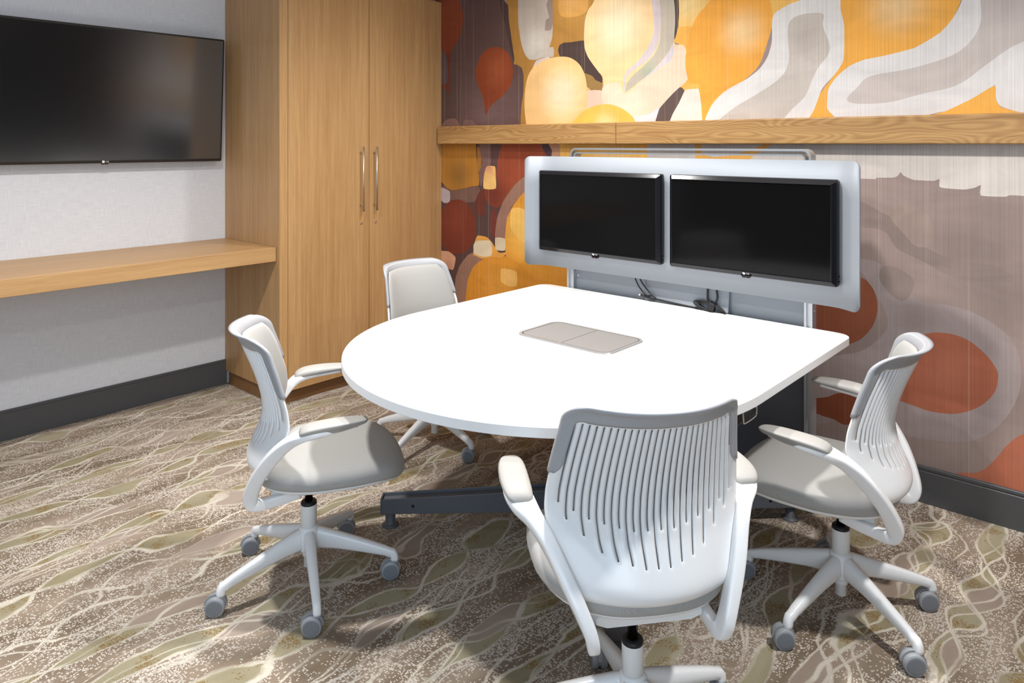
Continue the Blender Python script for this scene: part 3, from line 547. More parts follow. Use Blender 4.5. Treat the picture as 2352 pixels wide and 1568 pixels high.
# back wall: one sheet, printed mural as colour regions of the sheet
GAIN = 1.02
def build_mural():
    x0, x1, z0, z1 = WX - 0.1, XR, 0.0, CEIL
    verts = []; edges = []
    def add_loop(pts):
        k = len(verts); verts.extend(pts); n = len(pts)
        edges.extend([(k + i, k + (i + 1) % n) for i in range(n)])
    polys = []
    for col, glow, smooth, pts in MURAL:
        if smooth: lp = [tuple(p) for p in catmull(pts, True, 6)]
        else:
            lp = []
            n = len(pts)
            sm = catmull(pts, True, 4)
            # gently rounded hand-painted outline: blend straight and curved
            for i in range(n):
                a = np.array(pts[i]); b = np.array(pts[(i + 1) % n])
                for k in range(4):
                    s = a + (b - a) * k / 4
                    lp.append(tuple(0.5 * s + 0.5 * sm[i * 4 + k]))
        cl = [(min(max(x, x0 + 1e-3), x1 - 1e-3), min(max(z, z0 + 1e-3), z1 - 1e-3)) for x, z in lp]
        polys.append(np.array(cl)); add_loop(cl)
    add_loop([(x0, z0), (x1, z0), (x1, z1), (x0, z1)])
    st = 0.03
    for gx in np.arange(0.5, 4.4, st):
        for gz in np.arange(0.1, 2.7, st):
            verts.append((float(gx + random.uniform(-.004, .004)), float(gz + random.uniform(-.004, .004))))
    vo, eo, fo, _, _, _ = delaunay_2d_cdt([Vector(v) for v in verts], edges, [], 0, 1e-5, False)
    V = np.array([(v.x, v.y) for v in vo]); F = np.array([tuple(f) for f in fo])
    C = V[F].mean(1)
    sid = np.full(len(F), -1)
    for i, P in enumerate(polys):
        lo, hi = P.min(0), P.max(0)
        idx = np.where((C[:, 0] >= lo[0]) & (C[:, 0] <= hi[0]) & (C[:, 1] >= lo[1]) & (C[:, 1] <= hi[1]))[0]
        if not len(idx): continue
        px, py = C[idx, 0], C[idx, 1]; ins = np.zeros(len(idx), bool)
        n = len(P)
        for a in range(n):
            xa, ya = P[a]; xb, yb = P[(a + 1) % n]
            if ya == yb: continue
            cond = ((ya > py) != (yb > py)) & (px < (xb - xa) * (py - ya) / (yb - ya) + xa)
            ins ^= cond
        sid[idx[ins]] = i
    nv = len(V)
    verts3 = [(x, WY, z) for x, z in V]
    me = bpy.data.meshes.new('wall_back')
    faces = [tuple(int(i) for i in f) for f in F]
    # thickness
    k = nv
    verts3 += [(x0, WY + 0.1, z0), (x1, WY + 0.1, z0), (x1, WY + 0.1, z1), (x0, WY + 0.1, z1)]
    nf = len(faces)
    faces.append((k, k + 1, k + 2, k + 3))
    me.from_pydata(verts3, [], faces)
    me.materials.append(M['mural'])
    ca = me.color_attributes.new('paint', 'FLOAT_COLOR', 'CORNER')
    base = np.array(lin((152, 133, 126)))
    cols = np.array([lin(m[0]) for m in MURAL])
    buf = np.ones((len(me.loops), 4), np.float32)
    for fi in range(nf):
        s = sid[fi]
        for j in range(3):
            p = V[F[fi][j]]
            if s < 0:
                w = 0.5 + 0.5 * math.sin(p[0] * 5.1 + p[1] * 9.0 + 2 * math.sin(p[0] * 3 - p[1] * 4))
                cc = base * (0.9 + 0.18 * w)
            else:
                cc = cols[s]; g = MURAL[s][1]
                if g:
                    d = math.hypot(p[0] - g[1][0], (p[1] - g[1][1])) / g[2]
                    t = max(0.0, 1 - d); t = t * t * (3 - 2 * t)
                    cc = cc * (1 - t) + np.array(lin(g[0])) * t
            buf[fi * 3 + j, :3] = cc * GAIN * min(1.0, 0.88 / max(1e-6, float((cc * GAIN).max())))
    ca.data.foreach_set('color', buf.ravel())
    me.update()
    # face the room
    bm = bmesh.new(); bm.from_mesh(me)
    for f in bm.faces:
        if f.index < nf and f.normal.y > 0: f.normal_flip()
    bm.to_mesh(me); bm.free()
    return me
wb_o = link('wall_back', build_mural())
tag(wb_o, 'mural wallpaper of painted orange, rust, white and mauve balloon shapes', None, kind='structure')

# baseboards: board, groove and cap
def baseboard(name, along, a0, a1):
    prof = [(0, 0), (0.012, 0), (0.012, 0.128), (0.009, 0.131), (0.009, 0.134), (0.012, 0.137), (0.012, 0.147), (0.009, 0.15), (0, 0.15)]
    if along == 'y': V = [(WX + d, a0, z) for d, z in prof] + [(WX + d, a1, z) for d, z in prof]
    else: V = [(a0, WY - d, z) for d, z in prof] + [(a1, WY - d, z) for d, z in prof]
    n = len(prof)
    F = [(i, (i + 1) % n, n + (i + 1) % n, n + i) for i in range(n)] + [tuple(range(n)), tuple(range(2 * n - 1, n - 1, -1))]
    o = link(name, mesh_of(name, V, F, M['baseboard']))
    tag(o, None, None, kind='structure')
    return o
CABY0, CABX = -1.207, 0.621
baseboard('baseboard_left', 'y', YF, CABY0 + 0.004)['label'] = 'charcoal grey baseboard under the pale left wall'
baseboard('baseboard_back', 'x', CABX, XR)['label'] = 'charcoal grey baseboard under the mural wall'

# oak rail across the mural wall, two boards
rail = empty('trim_1', (0.632, WY, 1.4685))
tag(rail, 'long oak rail fixed across the mural wall', None, kind='structure')
bevel(link('rail_board', mesh_of('rail_board', *box_geo(0, 1.431, -0.056, 0, 0, 0.118), M['wood_x']), rail), 0.006, 3)
bevel(link('rail_board', mesh_of('rail_board', *box_geo(1.4325, XR - 0.64, -0.056, 0, 0, 0.118), M['wood_x']), rail), 0.006, 3)

# ------------------------------------------------------------------ wardrobe cabinet
cab = empty('wardrobe_cabinet', (0, 0, 0))
tag(cab, 'tall oak wardrobe cabinet with two doors and steel bar handles', 'cabinet')
CT = 2.432
FX = CABX - 0.02                                   # carcass front behind the doors
box('side_panel', WX + 0.001, CABX, CABY0, CABY0 + 0.05, 0.082, CT, M['wood_z'], cab)
box('carcass', WX + 0.002, FX - 0.003, CABY0 + 0.05, -0.001, 0.09, CT, M['gap'], cab)
box('filler_strip', FX - 0.003, CABX - 0.006, -0.044, WY - 0.001, 0.082, CT, M['wood_z'], cab)
d1 = box('door', FX, CABX, -1.1535, -0.5985, 0.082, CT, M['wood_z'], cab, 0.001, 1)
d2 = box('door', FX, CABX, -0.5945, -0.0465, 0.082, CT, M['wood_z'], cab, 0.001, 1)
box('toe_kick', WX + 0.026, 0.568, CABY0 + 0.012, -0.001, 0.0, 0.082, M['wood_dark'], cab)
def handle(y, parent):
    parts = [tube_geo([(0.655, y, 1.058), (0.655, y, 1.452)], 0.006, 14)]
    for z in (1.095, 1.415): parts.append(tube_geo([(CABX - 0.002, y, z), (0.655, y, z)], 0.0042, 10))
    o = link('bar_handle', mesh_of('bar_handle', *join_geo(parts), M['steel'], True), parent)
    for p in o.data.polygons:
        if len(p.vertices) > 4: p.use_smooth = False
handle(-0.664, d1); handle(-0.563, d2)
for y, p in ((-0.655, d1), (-0.548, d2)):
    g = lathe_geo([(0.0085, 0), (0.0085, 0.002), (0.006, 0.003), (0.004, 0.002)], 20)
    V = [(CABX + z, y + a, 0.983 + b) for a, b, z in g[0]]
    link('lock', mesh_of('lock', V, g[1], M['steel']), p)

# ------------------------------------------------------------------ floating shelf
sh = empty('floating_shelf', (0, -1.21, 0))
tag(sh, 'thick oak floating shelf on the pale wall below the television', 'shelf')
bevel(link('shelf_board', mesh_of('shelf_board', *box_geo(WX + 0.001, 0.575, -2.4, 0.0, 0.815, 0.892), M['wood_y']), sh), 0.0015, 1)
bevel(link('front_edge', mesh_of('front_edge', *box_geo(0.575, 0.592, -2.4, 0.0, 0.815, 0.892), M['wood_y']), sh), 0.0015, 1)

# ------------------------------------------------------------------ screens
def screen_set(name, w, h, d, bez, parent_loc, mats, label, cat, bevelled, rot, bez_b=None, logo_h=0.010):
    """local: x right along the screen, -y towards the viewer, z up; origin at centre of the front plane"""
    bez_b = bez_b or bez
    t = empty(name, parent_loc); t.rotation_euler = rot
    tag(t, label, cat)
    X, Z = w / 2, h / 2
    # housing
    V, F = prism(rrect(-X, X, -Z, Z, 0.006, 4), 0, 0, None)
    def slab(loop, y0, y1): return prism(loop, y0, y1, lambda u, v, q: (u, q, v))
    hs = link('housing', mesh_of('housing', *slab(rrect(-X, X, -Z, Z, 0.008, 4), 0.018 if bevelled else 0.009, d), mats[0]), t)
    bevel(hs, 0.004, 2)
    # bezel ring with sloping inner faces
    o_ = rrect(-X, X, -Z, Z, 0.008, 4); n = len(o_)
    i_ = [(min(max(u, -X + bez), X - bez), min(max(v, -Z + bez_b), Z - bez)) for u, v in o_]
    m_ = [(u * (1 - 0.12 * bez / X), v * (1 - 0.12 * bez / Z)) for u, v in o_]
    j_ = [(min(max(u, -X + bez * 0.86), X - bez * 0.86), min(max(v, -Z + bez_b * 0.86), Z - bez * 0.86)) for u, v in o_]
    dep = 0.013 if bevelled else 0.004             # the face slopes back towards the outer edge
    rings_ = [(o_, dep + 0.006), (m_, dep), (j_, 0.0), (i_, 0.0005), (i_, 0.0045)]
    V = [(u, y, v) for lp, y in rings_ for u, v in lp]
    F = [(a * n + k, a * n + (k + 1) % n, (a + 1) * n + (k + 1) % n, (a + 1) * n + k) for a in range(len(rings_) - 1) for k in range(n)]
    bz = link('bezel', mesh_of('bezel', V, F, mats[0]), t)
    y = 0.0035
    link('display_panel', mesh_of('display_panel', *box_geo(-X + bez * 0.97, X - bez * 0.97, y, y + 0.004, -Z + bez_b * 0.97, Z - bez * 0.97), mats[1]), t)
    # brand mark: round emblem and letters
    lz = -Z + bez_b * 0.52; ly = -0.0003 if not bevelled else 0.0052
    tilt = 0.0 if not bevelled else 0.55
    lg = link('brand_mark', text_mesh('brand_mark', 'LG', logo_h, M['logo']), t, (logo_h * 0.75, ly, lz), (PI / 2 + tilt, 0, 0))
    em = prism([(0.55 * logo_h * math.cos(2 * PI * k / 20), 0.55 * logo_h * math.sin(2 * PI * k / 20)) for k in range(20)], 0, 0.0006)
    link('emblem', mesh_of('emblem', *em, M['logo']), t, (-logo_h * 0.75, ly, lz), (PI / 2 + tilt, 0, 0))
    tabv = prism([(-0.022, 0.004), (-0.014, -0.006), (0.014, -0.006), (0.022, 0.004)], 0.006, 0.018, lambda u, v, q: (u, q, v - Z))
    tb = link('sensor_tab', mesh_of('sensor_tab', *tabv, mats[0]), t)
    link('standby_light', mesh_of('standby_light', *box_geo(-0.0014, 0.0014, 0.0055, 0.0075, -Z - 0.0048, -Z - 0.0026), M['led']), tb)
    return t

# wall television, tipped forward a little; looks along +x
tvh, tvw = 0.727, 1.285
tilt = math.atan2(0.04, 0.725)
tv = screen_set('wall_television', tvw, tvh, 0.035, 0.011, (0, 0, 0), (M['tvbezel'], M['tvscreen']),
    'large black flat television mounted on the pale wall above the oak shelf', 'television', False, (0, 0, 0), 0.017, 0.013)
tv.rotation_mode = 'XYZ'
Rm = Matrix.Rotation(math.radians(90), 4, 'Z') @ Matrix.Rotation(tilt, 4, 'X')
tv.matrix_world = Matrix.Translation((0.082, -1.2635 - tvw / 2, 1.728)) @ Rm
# wall bracket behind it
v1 = box_geo(-0.16, 0.16, 0.035, 0.045, -0.15, 0.15); v2 = box_geo(-0.2, -0.17, 0.03, 0.05, -0.2, 0.2); v3 = box_geo(0.17, 0.2, 0.03, 0.05, -0.2, 0.2)
link('wall_bracket', mesh_of('wall_bracket', *join_geo([v1, v2, v3]), M['softblack']), tv)

# ------------------------------------------------------------------ meeting table
TX = 2.612
tb = empty('meeting_table', (TX, -1.2, 0))
tag(tb, 'white D-shaped meeting table with rounded front end and charcoal base', 'table')
HW, YB, YC, TZ, TT = 0.765, -0.388, -1.25, 0.737, 0.030
loop = []
rr = 0.06
for k in range(8):
    a = math.radians(0 + 90 * k / 7); loop.append((HW - rr + rr * math.cos(a), YB - rr + rr * math.sin(a)))
for k in range(8):
    a = math.radians(90 + 90 * k / 7); loop.append((-HW + rr + rr * math.cos(a), YB - rr + rr * math.sin(a)))
for k in range(65):
    a = math.radians(180 + 180 * k / 64); loop.append((HW * math.cos(a), YC + HW * math.sin(a)))
loop = [(u, v + 1.2) for u, v in loop]
V, F = prism(loop, TZ - TT, TZ)
n = len(loop)
mids = [1] * n + [0, 0]
top = link('table_top', mesh_of('table_top', V, F, [M['tabletop'], M['tableedge']], False, mids), tb)
bevel(top, 0.0025, 2, 30)
# centre column and crossing base bars with levelling feet
cz = -1.02 + 1.2
box('column', -0.13, 0.13, cz - 0.07, cz + 0.07, 0.07, TZ - TT - 0.02, M['charcoal'], tb, 0.02, 3)
box('top_plate', -0.35, 0.35, cz - 0.25, cz + 0.25, TZ - TT - 0.02, TZ - TT, M['charcoal'], tb, 0.003)
def base_bar(x0, y0, x1, y1):
    p0, p1 = np.array([x0, y0]), np.array([x1, y1]); L = np.linalg.norm(p1 - p0); d = (p1 - p0) / L; nrm = np.array([-d[1], d[0]])
    # U shaped channel, deeper towards the middle: two side walls, a recessed web
    zt = lambda q: 0.112 + 0.034 * max(0.0, 1 - abs(q - L / 2) / (L / 2))
    parts = []
    for t0, t1, dz in ((-0.031, -0.025, 0.0), (0.025, 0.031, 0.0), (-0.025, 0.025, -0.012)):
        for s0, s1 in ((-0.028, L / 2), (L / 2, L + 0.028)):
            Vb = [(q, t, z) for q in (s0, s1) for t, z in ((t0, 0.056), (t1, 0.056), (t1, zt(q) + dz), (t0, zt(q) + dz))]
            Fb = [(0, 1, 2, 3), (4, 7, 6, 5), (0, 4, 5, 1), (1, 5, 6, 2), (2, 6, 7, 3), (3, 7, 4, 0)]
            parts.append(([tuple(p0 + d * q + nrm * t) + (z,) for q, t, z in Vb], Fb))
    for s0, s1 in ((-0.034, -0.028), (L + 0.028, L + 0.034)):
        g = box_geo(s0, s1, -0.031, 0.031, 0.056, 0.112)
        parts.append(([tuple(p0 + d * q + nrm * t) + (z,) for q, t, z in g[0]], g[1]))
    b = link('base_bar', mesh_of('base_bar', *join_geo(parts), M['charcoal']), tb); bevel(b, 0.002, 2)
    for q, e in ((p0, 1), (p1, -1)):
        f = lathe_geo([(0.032, 0.0), (0.032, 0.004), (0.022, 0.008), (0.019, 0.010), (0.019, 0.06)], 24)
        link('levelling_foot', mesh_of('levelling_foot', [(x + q[0], y + q[1], z) for x, y, z in f[0]], f[1], M['charcoal'], True), b)
        for side in (-1, 1):
            c = q + d * e * 0.09 + nrm * side * 0.031
            s = lathe_geo([(0.006, 0), (0.006, 0.0015), (0.003, 0.0015), (0.003, 0.0002)], 14)
            V = [tuple(c + d * x + nrm * side * z) + (0.086 + y,) for x, y, z in s[0]]
            link('bolt', mesh_of('bolt', V, s[1], M['softblack']), b)
base_bar(2.04 - TX, -1.561 + 1.2, 3.171 - TX, -0.483 + 1.2)
base_bar(2.12 - TX, -0.515 + 1.2, 3.075 - TX, -1.565 + 1.2)
# black puck holder tray hanging below the right edge of the top
tr_ = link('cable_tray', mesh_of('cable_tray', *box_geo(0.55, 0.728, -0.125, 0.005, 0.648, 0.705), M['softblack']), tb); bevel(tr_, 0.012, 3)
path = catmull([(0.731, -0.105, 0.705), (0.733, -0.105, 0.665), (0.733, -0.095, 0.654), (0.733, -0.025, 0.654), (0.733, -0.012, 0.665), (0.731, -0.012, 0.705)], False, 4)
link('tray_handle', mesh_of('tray_handle', *tube_geo(path, 0.0025, 8), M['steel'], True), tr_)

# power lid let into the top
pw = empty('power_hatch', (2.6135, -1.114, TZ))
tag(pw, 'champagne metal two-lid power hatch set into the white table top', 'power outlet')
o_ = rrect(-0.2165, 0.2165, -0.132, 0.132, 0.045, 7); i_ = rrect(-0.204, 0.204, -0.1195, 0.1195, 0.034, 7); n = len(o_)
V = [(u, v, 0.0002) for u, v in o_] + [(u * 0.99, v * 0.985, 0.0048) for u, v in o_] + [(u, v, 0.0042) for u, v in i_] + [(u, v, 0.0006) for u, v in i_]
F = [(a * n + k, a * n + (k + 1) % n, (a + 1) * n + (k + 1) % n, (a + 1) * n + k) for a in range(3) for k in range(n)]
F.append(tuple(3 * n + k for k in range(n)))
link('rim', mesh_of('rim', V, F, [M['popframe'], M['gap']], False, [0] * (3 * n) + [1]), pw)
def half_lid(s):
    lp = rrect(-0.2005, 0.2005, -0.1155, 0.1175, 0.032, 7)
    lp = [(u, v) for u, v in lp if u * s > 0]
    if s > 0: lp = sorted(lp, key=lambda p: math.atan2(p[1], p[0])); lp = [(0.0013, -0.1155)] + lp + [(0.0013, 0.1175)]
    else: lp = sorted(lp, key=lambda p: math.atan2(p[1], p[0]) % (2 * PI)); lp = [(-0.0013, 0.1175)] + lp + [(-0.0013, -0.1155)]
    return prism(lp, 0.0008, 0.0036)
for s in (-1, 1):
    l_ = link('lid', mesh_of('lid', *half_lid(s), M['popup']), pw)
link('latch', mesh_of('latch', *box_geo(-0.006, 0.006, -0.1275, -0.1155, 0.0015, 0.0055), M['popframe']), pw)

# ------------------------------------------------------------------ media wall behind the table
mw = empty('media_stand', (TX - 0.004, -0.385, 0))
tag(mw, 'aluminium media stand behind the table carrying two screens', 'stand')
def upright(xa, xb, nm='upright'):
    w = xb - xa
    pr = [(0, 0.0), (w * 0.28, 0.0), (w * 0.28, 0.008), (w * 0.66, 0.008), (w * 0.66, 0.0), (w, 0.0), (w, 0.045), (0, 0.045)]
    V, F = prism([(xa + u, v) for u, v in pr], 0.035, 1.40)
    return link(nm, mesh_of(nm, V, F, M['alu_frame']), mw)
upright(-0.613, -0.571); upright(0.581, 0.614)
box('back_panel', -0.571, 0.581, 0.022, 0.034, 0.70, 1.38, M['alu'], mw)
box('lower_panel', -0.571, 0.581, 0.020, 0.034, 0.06, 0.697, M['charcoal'], mw)
for sx in (-0.592, 0.598):
    f = lathe_geo([(0.03, 0.0), (0.03, 0.004), (0.012, 0.008), (0.012, 0.036)], 20)
    link('foot', mesh_of('foot', [(x + sx, y + 0.022, z) for x, y, z in f[0]], f[1], M['charcoal'], True), mw)
for xs, z in ((-0.556, 0.80), (0.622, 0.80)):
    s = lathe_geo([(0.005, 0), (0.005, 0.002), (0.002, 0.002)], 12)
    if xs < 0: V = [(xs + x, 0.022 - zz, z + y) for x, y, zz in s[0]]
    else: V = [(0.614 + zz, 0.03 + x, z + y) for x, y, zz in s[0]]
    link('screw', mesh_of('screw', V, s[1], M['steel']), mw)
# cable cover with a lip that sweeps forward at its foot
prof = catmull([(0.012, 1.0), (0.012, 0.86), (0.010, 0.81), (0.006, 0.775), (0.001, 0.755), (-0.004, 0.740)], False, 5)
rings = []
V = []; F = []
xs = [-0.155, -0.150, 0.255, 0.260]
for y, z in prof:
    for x in xs: V.append((x, y + (0.004 if x in (-0.155, 0.260) else 0), z))
m_ = len(xs)
for i in range(len(prof) - 1):
    for j in range(m_ - 1): F.append((i * m_ + j, i * m_ + j + 1, (i + 1) * m_ + j + 1, (i + 1) * m_ + j))
cc = link('cable_cover', mesh_of('cable_cover', V, F, M['alu'], True), mw)
md = cc.modifiers.new('solid', 'SOLIDIFY'); md.thickness = 0.004; md.offset = 0
# carrying panel: flat sheet whose two ends sweep forward
PZ0, PZ1 = 0.842, 1.405
def panel_path():
    pts = []
    Xo = 0.818
    for x, y in [(-Xo, -0.094), (-0.79, -0.079), (-0.76, -0.060), (-0.735, -0.047), (-0.705, -0.0405), (-0.675, -0.038), (-0.645, -0.038), (-0.615, -0.038), (-0.5, -0.038), (-0.385, -0.038), (-0.25, -0.038), (-0.12, -0.038), (0, -0.038)]:
        pts.append((x, y))
    return pts + [(-x, y) for x, y in reversed(pts[:-1])]
pp = [np.array([p[0], min(p[1], -0.038)]) for p in catmull(panel_path(), False, 5)]
arc = [0.0]
for a, b_ in zip(pp[:-1], pp[1:]): arc.append(arc[-1] + float(np.hypot(*(b_ - a))))
tot = arc[-1]
def zcut(s):
    r = 0.03; e = min(s, tot - s)
    return 0.0 if e >= r else r - math.sqrt(max(0, r * r - (r - e) ** 2))
# extra stations near the ends for the rounded corners
st = sorted(set([0.0, 0.002, 0.006, 0.012, 0.02, 0.03] + [tot - q for q in (0.0, 0.002, 0.006, 0.012, 0.02, 0.03)] + arc))
V = []; F = []
for s in st:
    x = np.interp(s, arc, [p[0] for p in pp]); y = np.interp(s, arc, [p[1] for p in pp]); c_ = zcut(s)
    for q in range(5): V.append((x, y, PZ0 + c_ + (PZ1 - PZ0 - 2 * c_) * q / 4))
for i in range(len(st) - 1):
    for q in range(4): F.append((i * 5 + q, (i + 1) * 5 + q, (i + 1) * 5 + q + 1, i * 5 + q + 1))
pn = link('screen_panel', mesh_of('screen_panel', V, F, M['alu'], True), mw)
md = pn.modifiers.new('solid', 'SOLIDIFY'); md.thickness = 0.006; md.offset = 0
# two nested flat-bar loops over the top
def loop_bar(x0, x1, ztop, r, th):
    pth = [(x0, 1.30), (x0, ztop - r)]
    for k in range(1, 9):
        a = math.radians(180 - 90 * k / 8); pth.append((x0 + r + r * math.cos(a), ztop - r + r * math.sin(a)))
    for k in range(0, 9):
        a = math.radians(90 - 90 * k / 8); pth.append((x1 - r + r * math.cos(a), ztop - r + r * math.sin(a)))
    pth.append((x1, 1.30)); rings = []
    for i, p in enumerate(pth):
        p = np.array(p); t = np.array(pth[min(i + 1, len(pth) - 1)]) - np.array(pth[max(i - 1, 0)]); t = t / np.linalg.norm(t); nn = np.array([-t[1], t[0]])
        a, b_ = p + nn * 0, p - nn * th * -1.0
        b_ = p + np.array([nn[0], nn[1]]) * -th if False else p - nn * th
        rings.append([(a[0], 0.0, a[1]), (a[0], 0.055, a[1]), (b_[0], 0.055, b_[1]), (b_[0], 0.0, b_[1])])
    o = link('top_loop', mesh_of('top_loop', *loft(rings), M['alu_frame']), mw)
    return o
loop_bar(-0.594, 0.609, 1.4485, 0.035, 0.009)
loop_bar(-0.572, 0.587, 1.427, 0.022, 0.007)

# two monitors
MY = -0.475
MWD, MHT = 0.714, 0.409
for xc, lab in ((2.2275, 'black monitor on the left half of the silver stand panel'), (2.984, 'black monitor on the right half of the silver stand panel')):
    s = screen_set('monitor', MWD, MHT, 0.042, 0.021, (xc, MY, 1.129), (M['blackplastic'], M['screen']), lab, 'monitor', True, (0, 0, 0), 0.022, 0.011)
    tag(s, group='monitors on the media stand')
    for z in (-0.185, -0.165):
        g = lathe_geo([(0.0035, 0), (0.0035, 0.004), (0.002, 0.005)], 10)
        link('side_button', mesh_of('side_button', [(MWD / 2 + zz - 0.001, 0.03 + x, z + y) for x, y, zz in g[0]], g[1], mats := M['blackplastic']), s)

# cables behind the table edge
def cable(name, pts, r, label, extra=None):
    o = link(name, mesh_of(name, *tube_geo(catmull(pts, False, 8), r, 8), M['softblack'], True))
    return o
cb = empty('signal_cables', (2.45, -0.372, 0.74))
tag(cb, 'pair of thin black cables with plugs hanging below the left monitor', 'cable')
def rel(o, pts): return [tuple(np.array(p) - np.array(o)) for p in pts]
O1 = (2.45, -0.372, 0.74)
for pts in ([(2.392, -0.385, 0.87), (2.402, -0.384, 0.83), (2.428, -0.386, 0.79), (2.468, -0.39, 0.758), (2.50, -0.392, 0.748)],
            [(2.418, -0.385, 0.87), (2.43, -0.384, 0.828), (2.466, -0.388, 0.79), (2.498, -0.392, 0.764), (2.503, -0.394, 0.748)]):
    link('cord', mesh_of('cord', *tube_geo(catmull(rel(O1, pts), False, 8), 0.0032, 8), M['softblack'], True), cb)
g = lathe_geo([(0.004, -0.052), (0.006, -0.05), (0.006, -0.032), (0.0045, -0.031), (0.0065, -0.028), (0.0065, -0.01), (0.010, -0.008), (0.010, 0.022), (0.007, 0.024), (0.0065, 0.03)], 14)
Rz = Matrix.Rotation(math.radians(90), 4, 'Y')
pl = link('plug_bundle', mesh_of('plug_bundle', *g, M['softblack'], True), cb, (0.038, -0.022, 0.015), (0, math.radians(96), 0))
link('plug_tip', mesh_of('plug_tip', *lathe_geo([(0.0045, -0.062), (0.0062, -0.060), (0.0062, -0.050), (0.003, -0.049)], 14), M['steel'], True), pl)
for dy in (0.0, 0.009):
    link('cord', mesh_of('cord', *tube_geo(catmull(rel(O1, [(2.50, -0.393 + dy, 0.752), (2.56, -0.392 + dy, 0.748), (2.63, -0.39 + dy, 0.744), (2.70, -0.39 + dy, 0.741), (2.73, -0.392 + dy, 0.742)]), False, 8), 0.0042, 8), M['softblack'], True), cb)
pb = empty('power_cable_coil', (2.79, -0.372, 0.74))
tag(pb, 'black power cables tied in a coil below the right monitor', 'cable')
O2 = (2.79, -0.372, 0.74)
for pts in ([(2.776, -0.39, 0.88), (2.776, -0.391, 0.83), (2.777, -0.393, 0.79), (2.785, -0.394, 0.762)],
            [(2.812, -0.388, 0.88), (2.818, -0.39, 0.83), (2.822, -0.392, 0.80), (2.812, -0.394, 0.772), (2.80, -0.395, 0.758)]):
    link('cord', mesh_of('cord', *tube_geo(catmull(rel(O2, pts), False, 8), 0.0048, 8), M['softblack'], True), pb)
for k in range(5):
    a = 0.050 + 0.006 * k; b_ = 0.014 + 0.003 * (k % 3); off = -0.004 * k
    pts = [(a * math.cos(t), -0.022 + off * 0.4 + 0.006 * math.sin(t * 2 + k), 0.016 + b_ * math.sin(t) + 0.004 * math.cos(t + k) - 0.15 * a * math.cos(t)) for t in np.linspace(0, 2 * PI, 22)]
    link('coil', mesh_of('coil', *tube_geo(pts, 0.0034, 8), M['softblack'], True), pb)
link('tie', mesh_of('tie', *box_geo(-0.016, 0.016, -0.045, -0.008, 0.004, 0.042), M['softblack']), pb, (0, 0, 0), (0, 0.3, 0.1))
bevel(pb.children[-1], 0.006, 2)

# ------------------------------------------------------------------ swivel chairs
ZC = [0.410, 0.416, 0.424, 0.436, 0.454, 0.475, 0.50, 0.55, 0.60, 0.65, 0.70, 0.75, 0.80, 0.84, 0.875]
FC = [-0.150, -0.172, -0.184, -0.194, -0.197, -0.189, -0.177, -0.153, -0.144, -0.149, -0.162, -0.180, -0.201, -0.219, -0.238]
HWZ = [0.410, 0.415, 0.422, 0.45, 0.50, 0.55, 0.60, 0.65, 0.70, 0.76, 0.80, 0.83, 0.875]
HWV = [0.140, 0.150, 0.160, 0.183, 0.208, 0.228, 0.236, 0.234, 0.227, 0.217, 0.210, 0.205, 0.198]
SGZ = [0.410, 0.42, 0.45, 0.50, 0.60, 0.70, 0.80, 0.875]
SGV = [0.035, 0.050, 0.058, 0.068, 0.080, 0.078, 0.084, 0.095]
def smooth_interp(zs, vs):
    zz = np.linspace(zs[0], zs[-1], 240); v = np.interp(zz, zs, vs)
    k = np.hanning(27); k /= k.sum()
    vp = np.concatenate([2 * v[0] - v[13:0:-1], v, 2 * v[-1] - v[-2:-15:-1]])
    return zz, np.convolve(vp, k, 'valid')
_zf, _vf = smooth_interp(ZC, FC); _zh, _vh = smooth_interp(HWZ, HWV); _zs, _vs = smooth_interp(SGZ, SGV)
def fcen(z): return float(np.interp(z, _zf, _vf))
def hwid(z): return float(np.interp(z, _zh, _vh))
def sagf(z): return float(np.interp(z, _zs, _vs))
ZT = 0.872
def back_pt(s, z, off=0.0, wscale=1.0):
    """s in -1..1 across the back; off moves forward along the surface normal (approximately)"""
    h = hwid(z) * wscale
    f = fcen(z) + sagf(z) * abs(s * wscale) ** 2.1
    dfds = sagf(z) * 2.1 * abs(s * wscale) ** 1.1 * (1 if s > 0 else -1) / max(h, 1e-4) * 1.0
    dz = (fcen(z + 0.004) - fcen(z - 0.004)) / 0.008
    nrm = np.array([1.0, -dfds, -dz]); nrm /= np.linalg.norm(nrm)
    return np.array([f, s * h, z]) + off * nrm

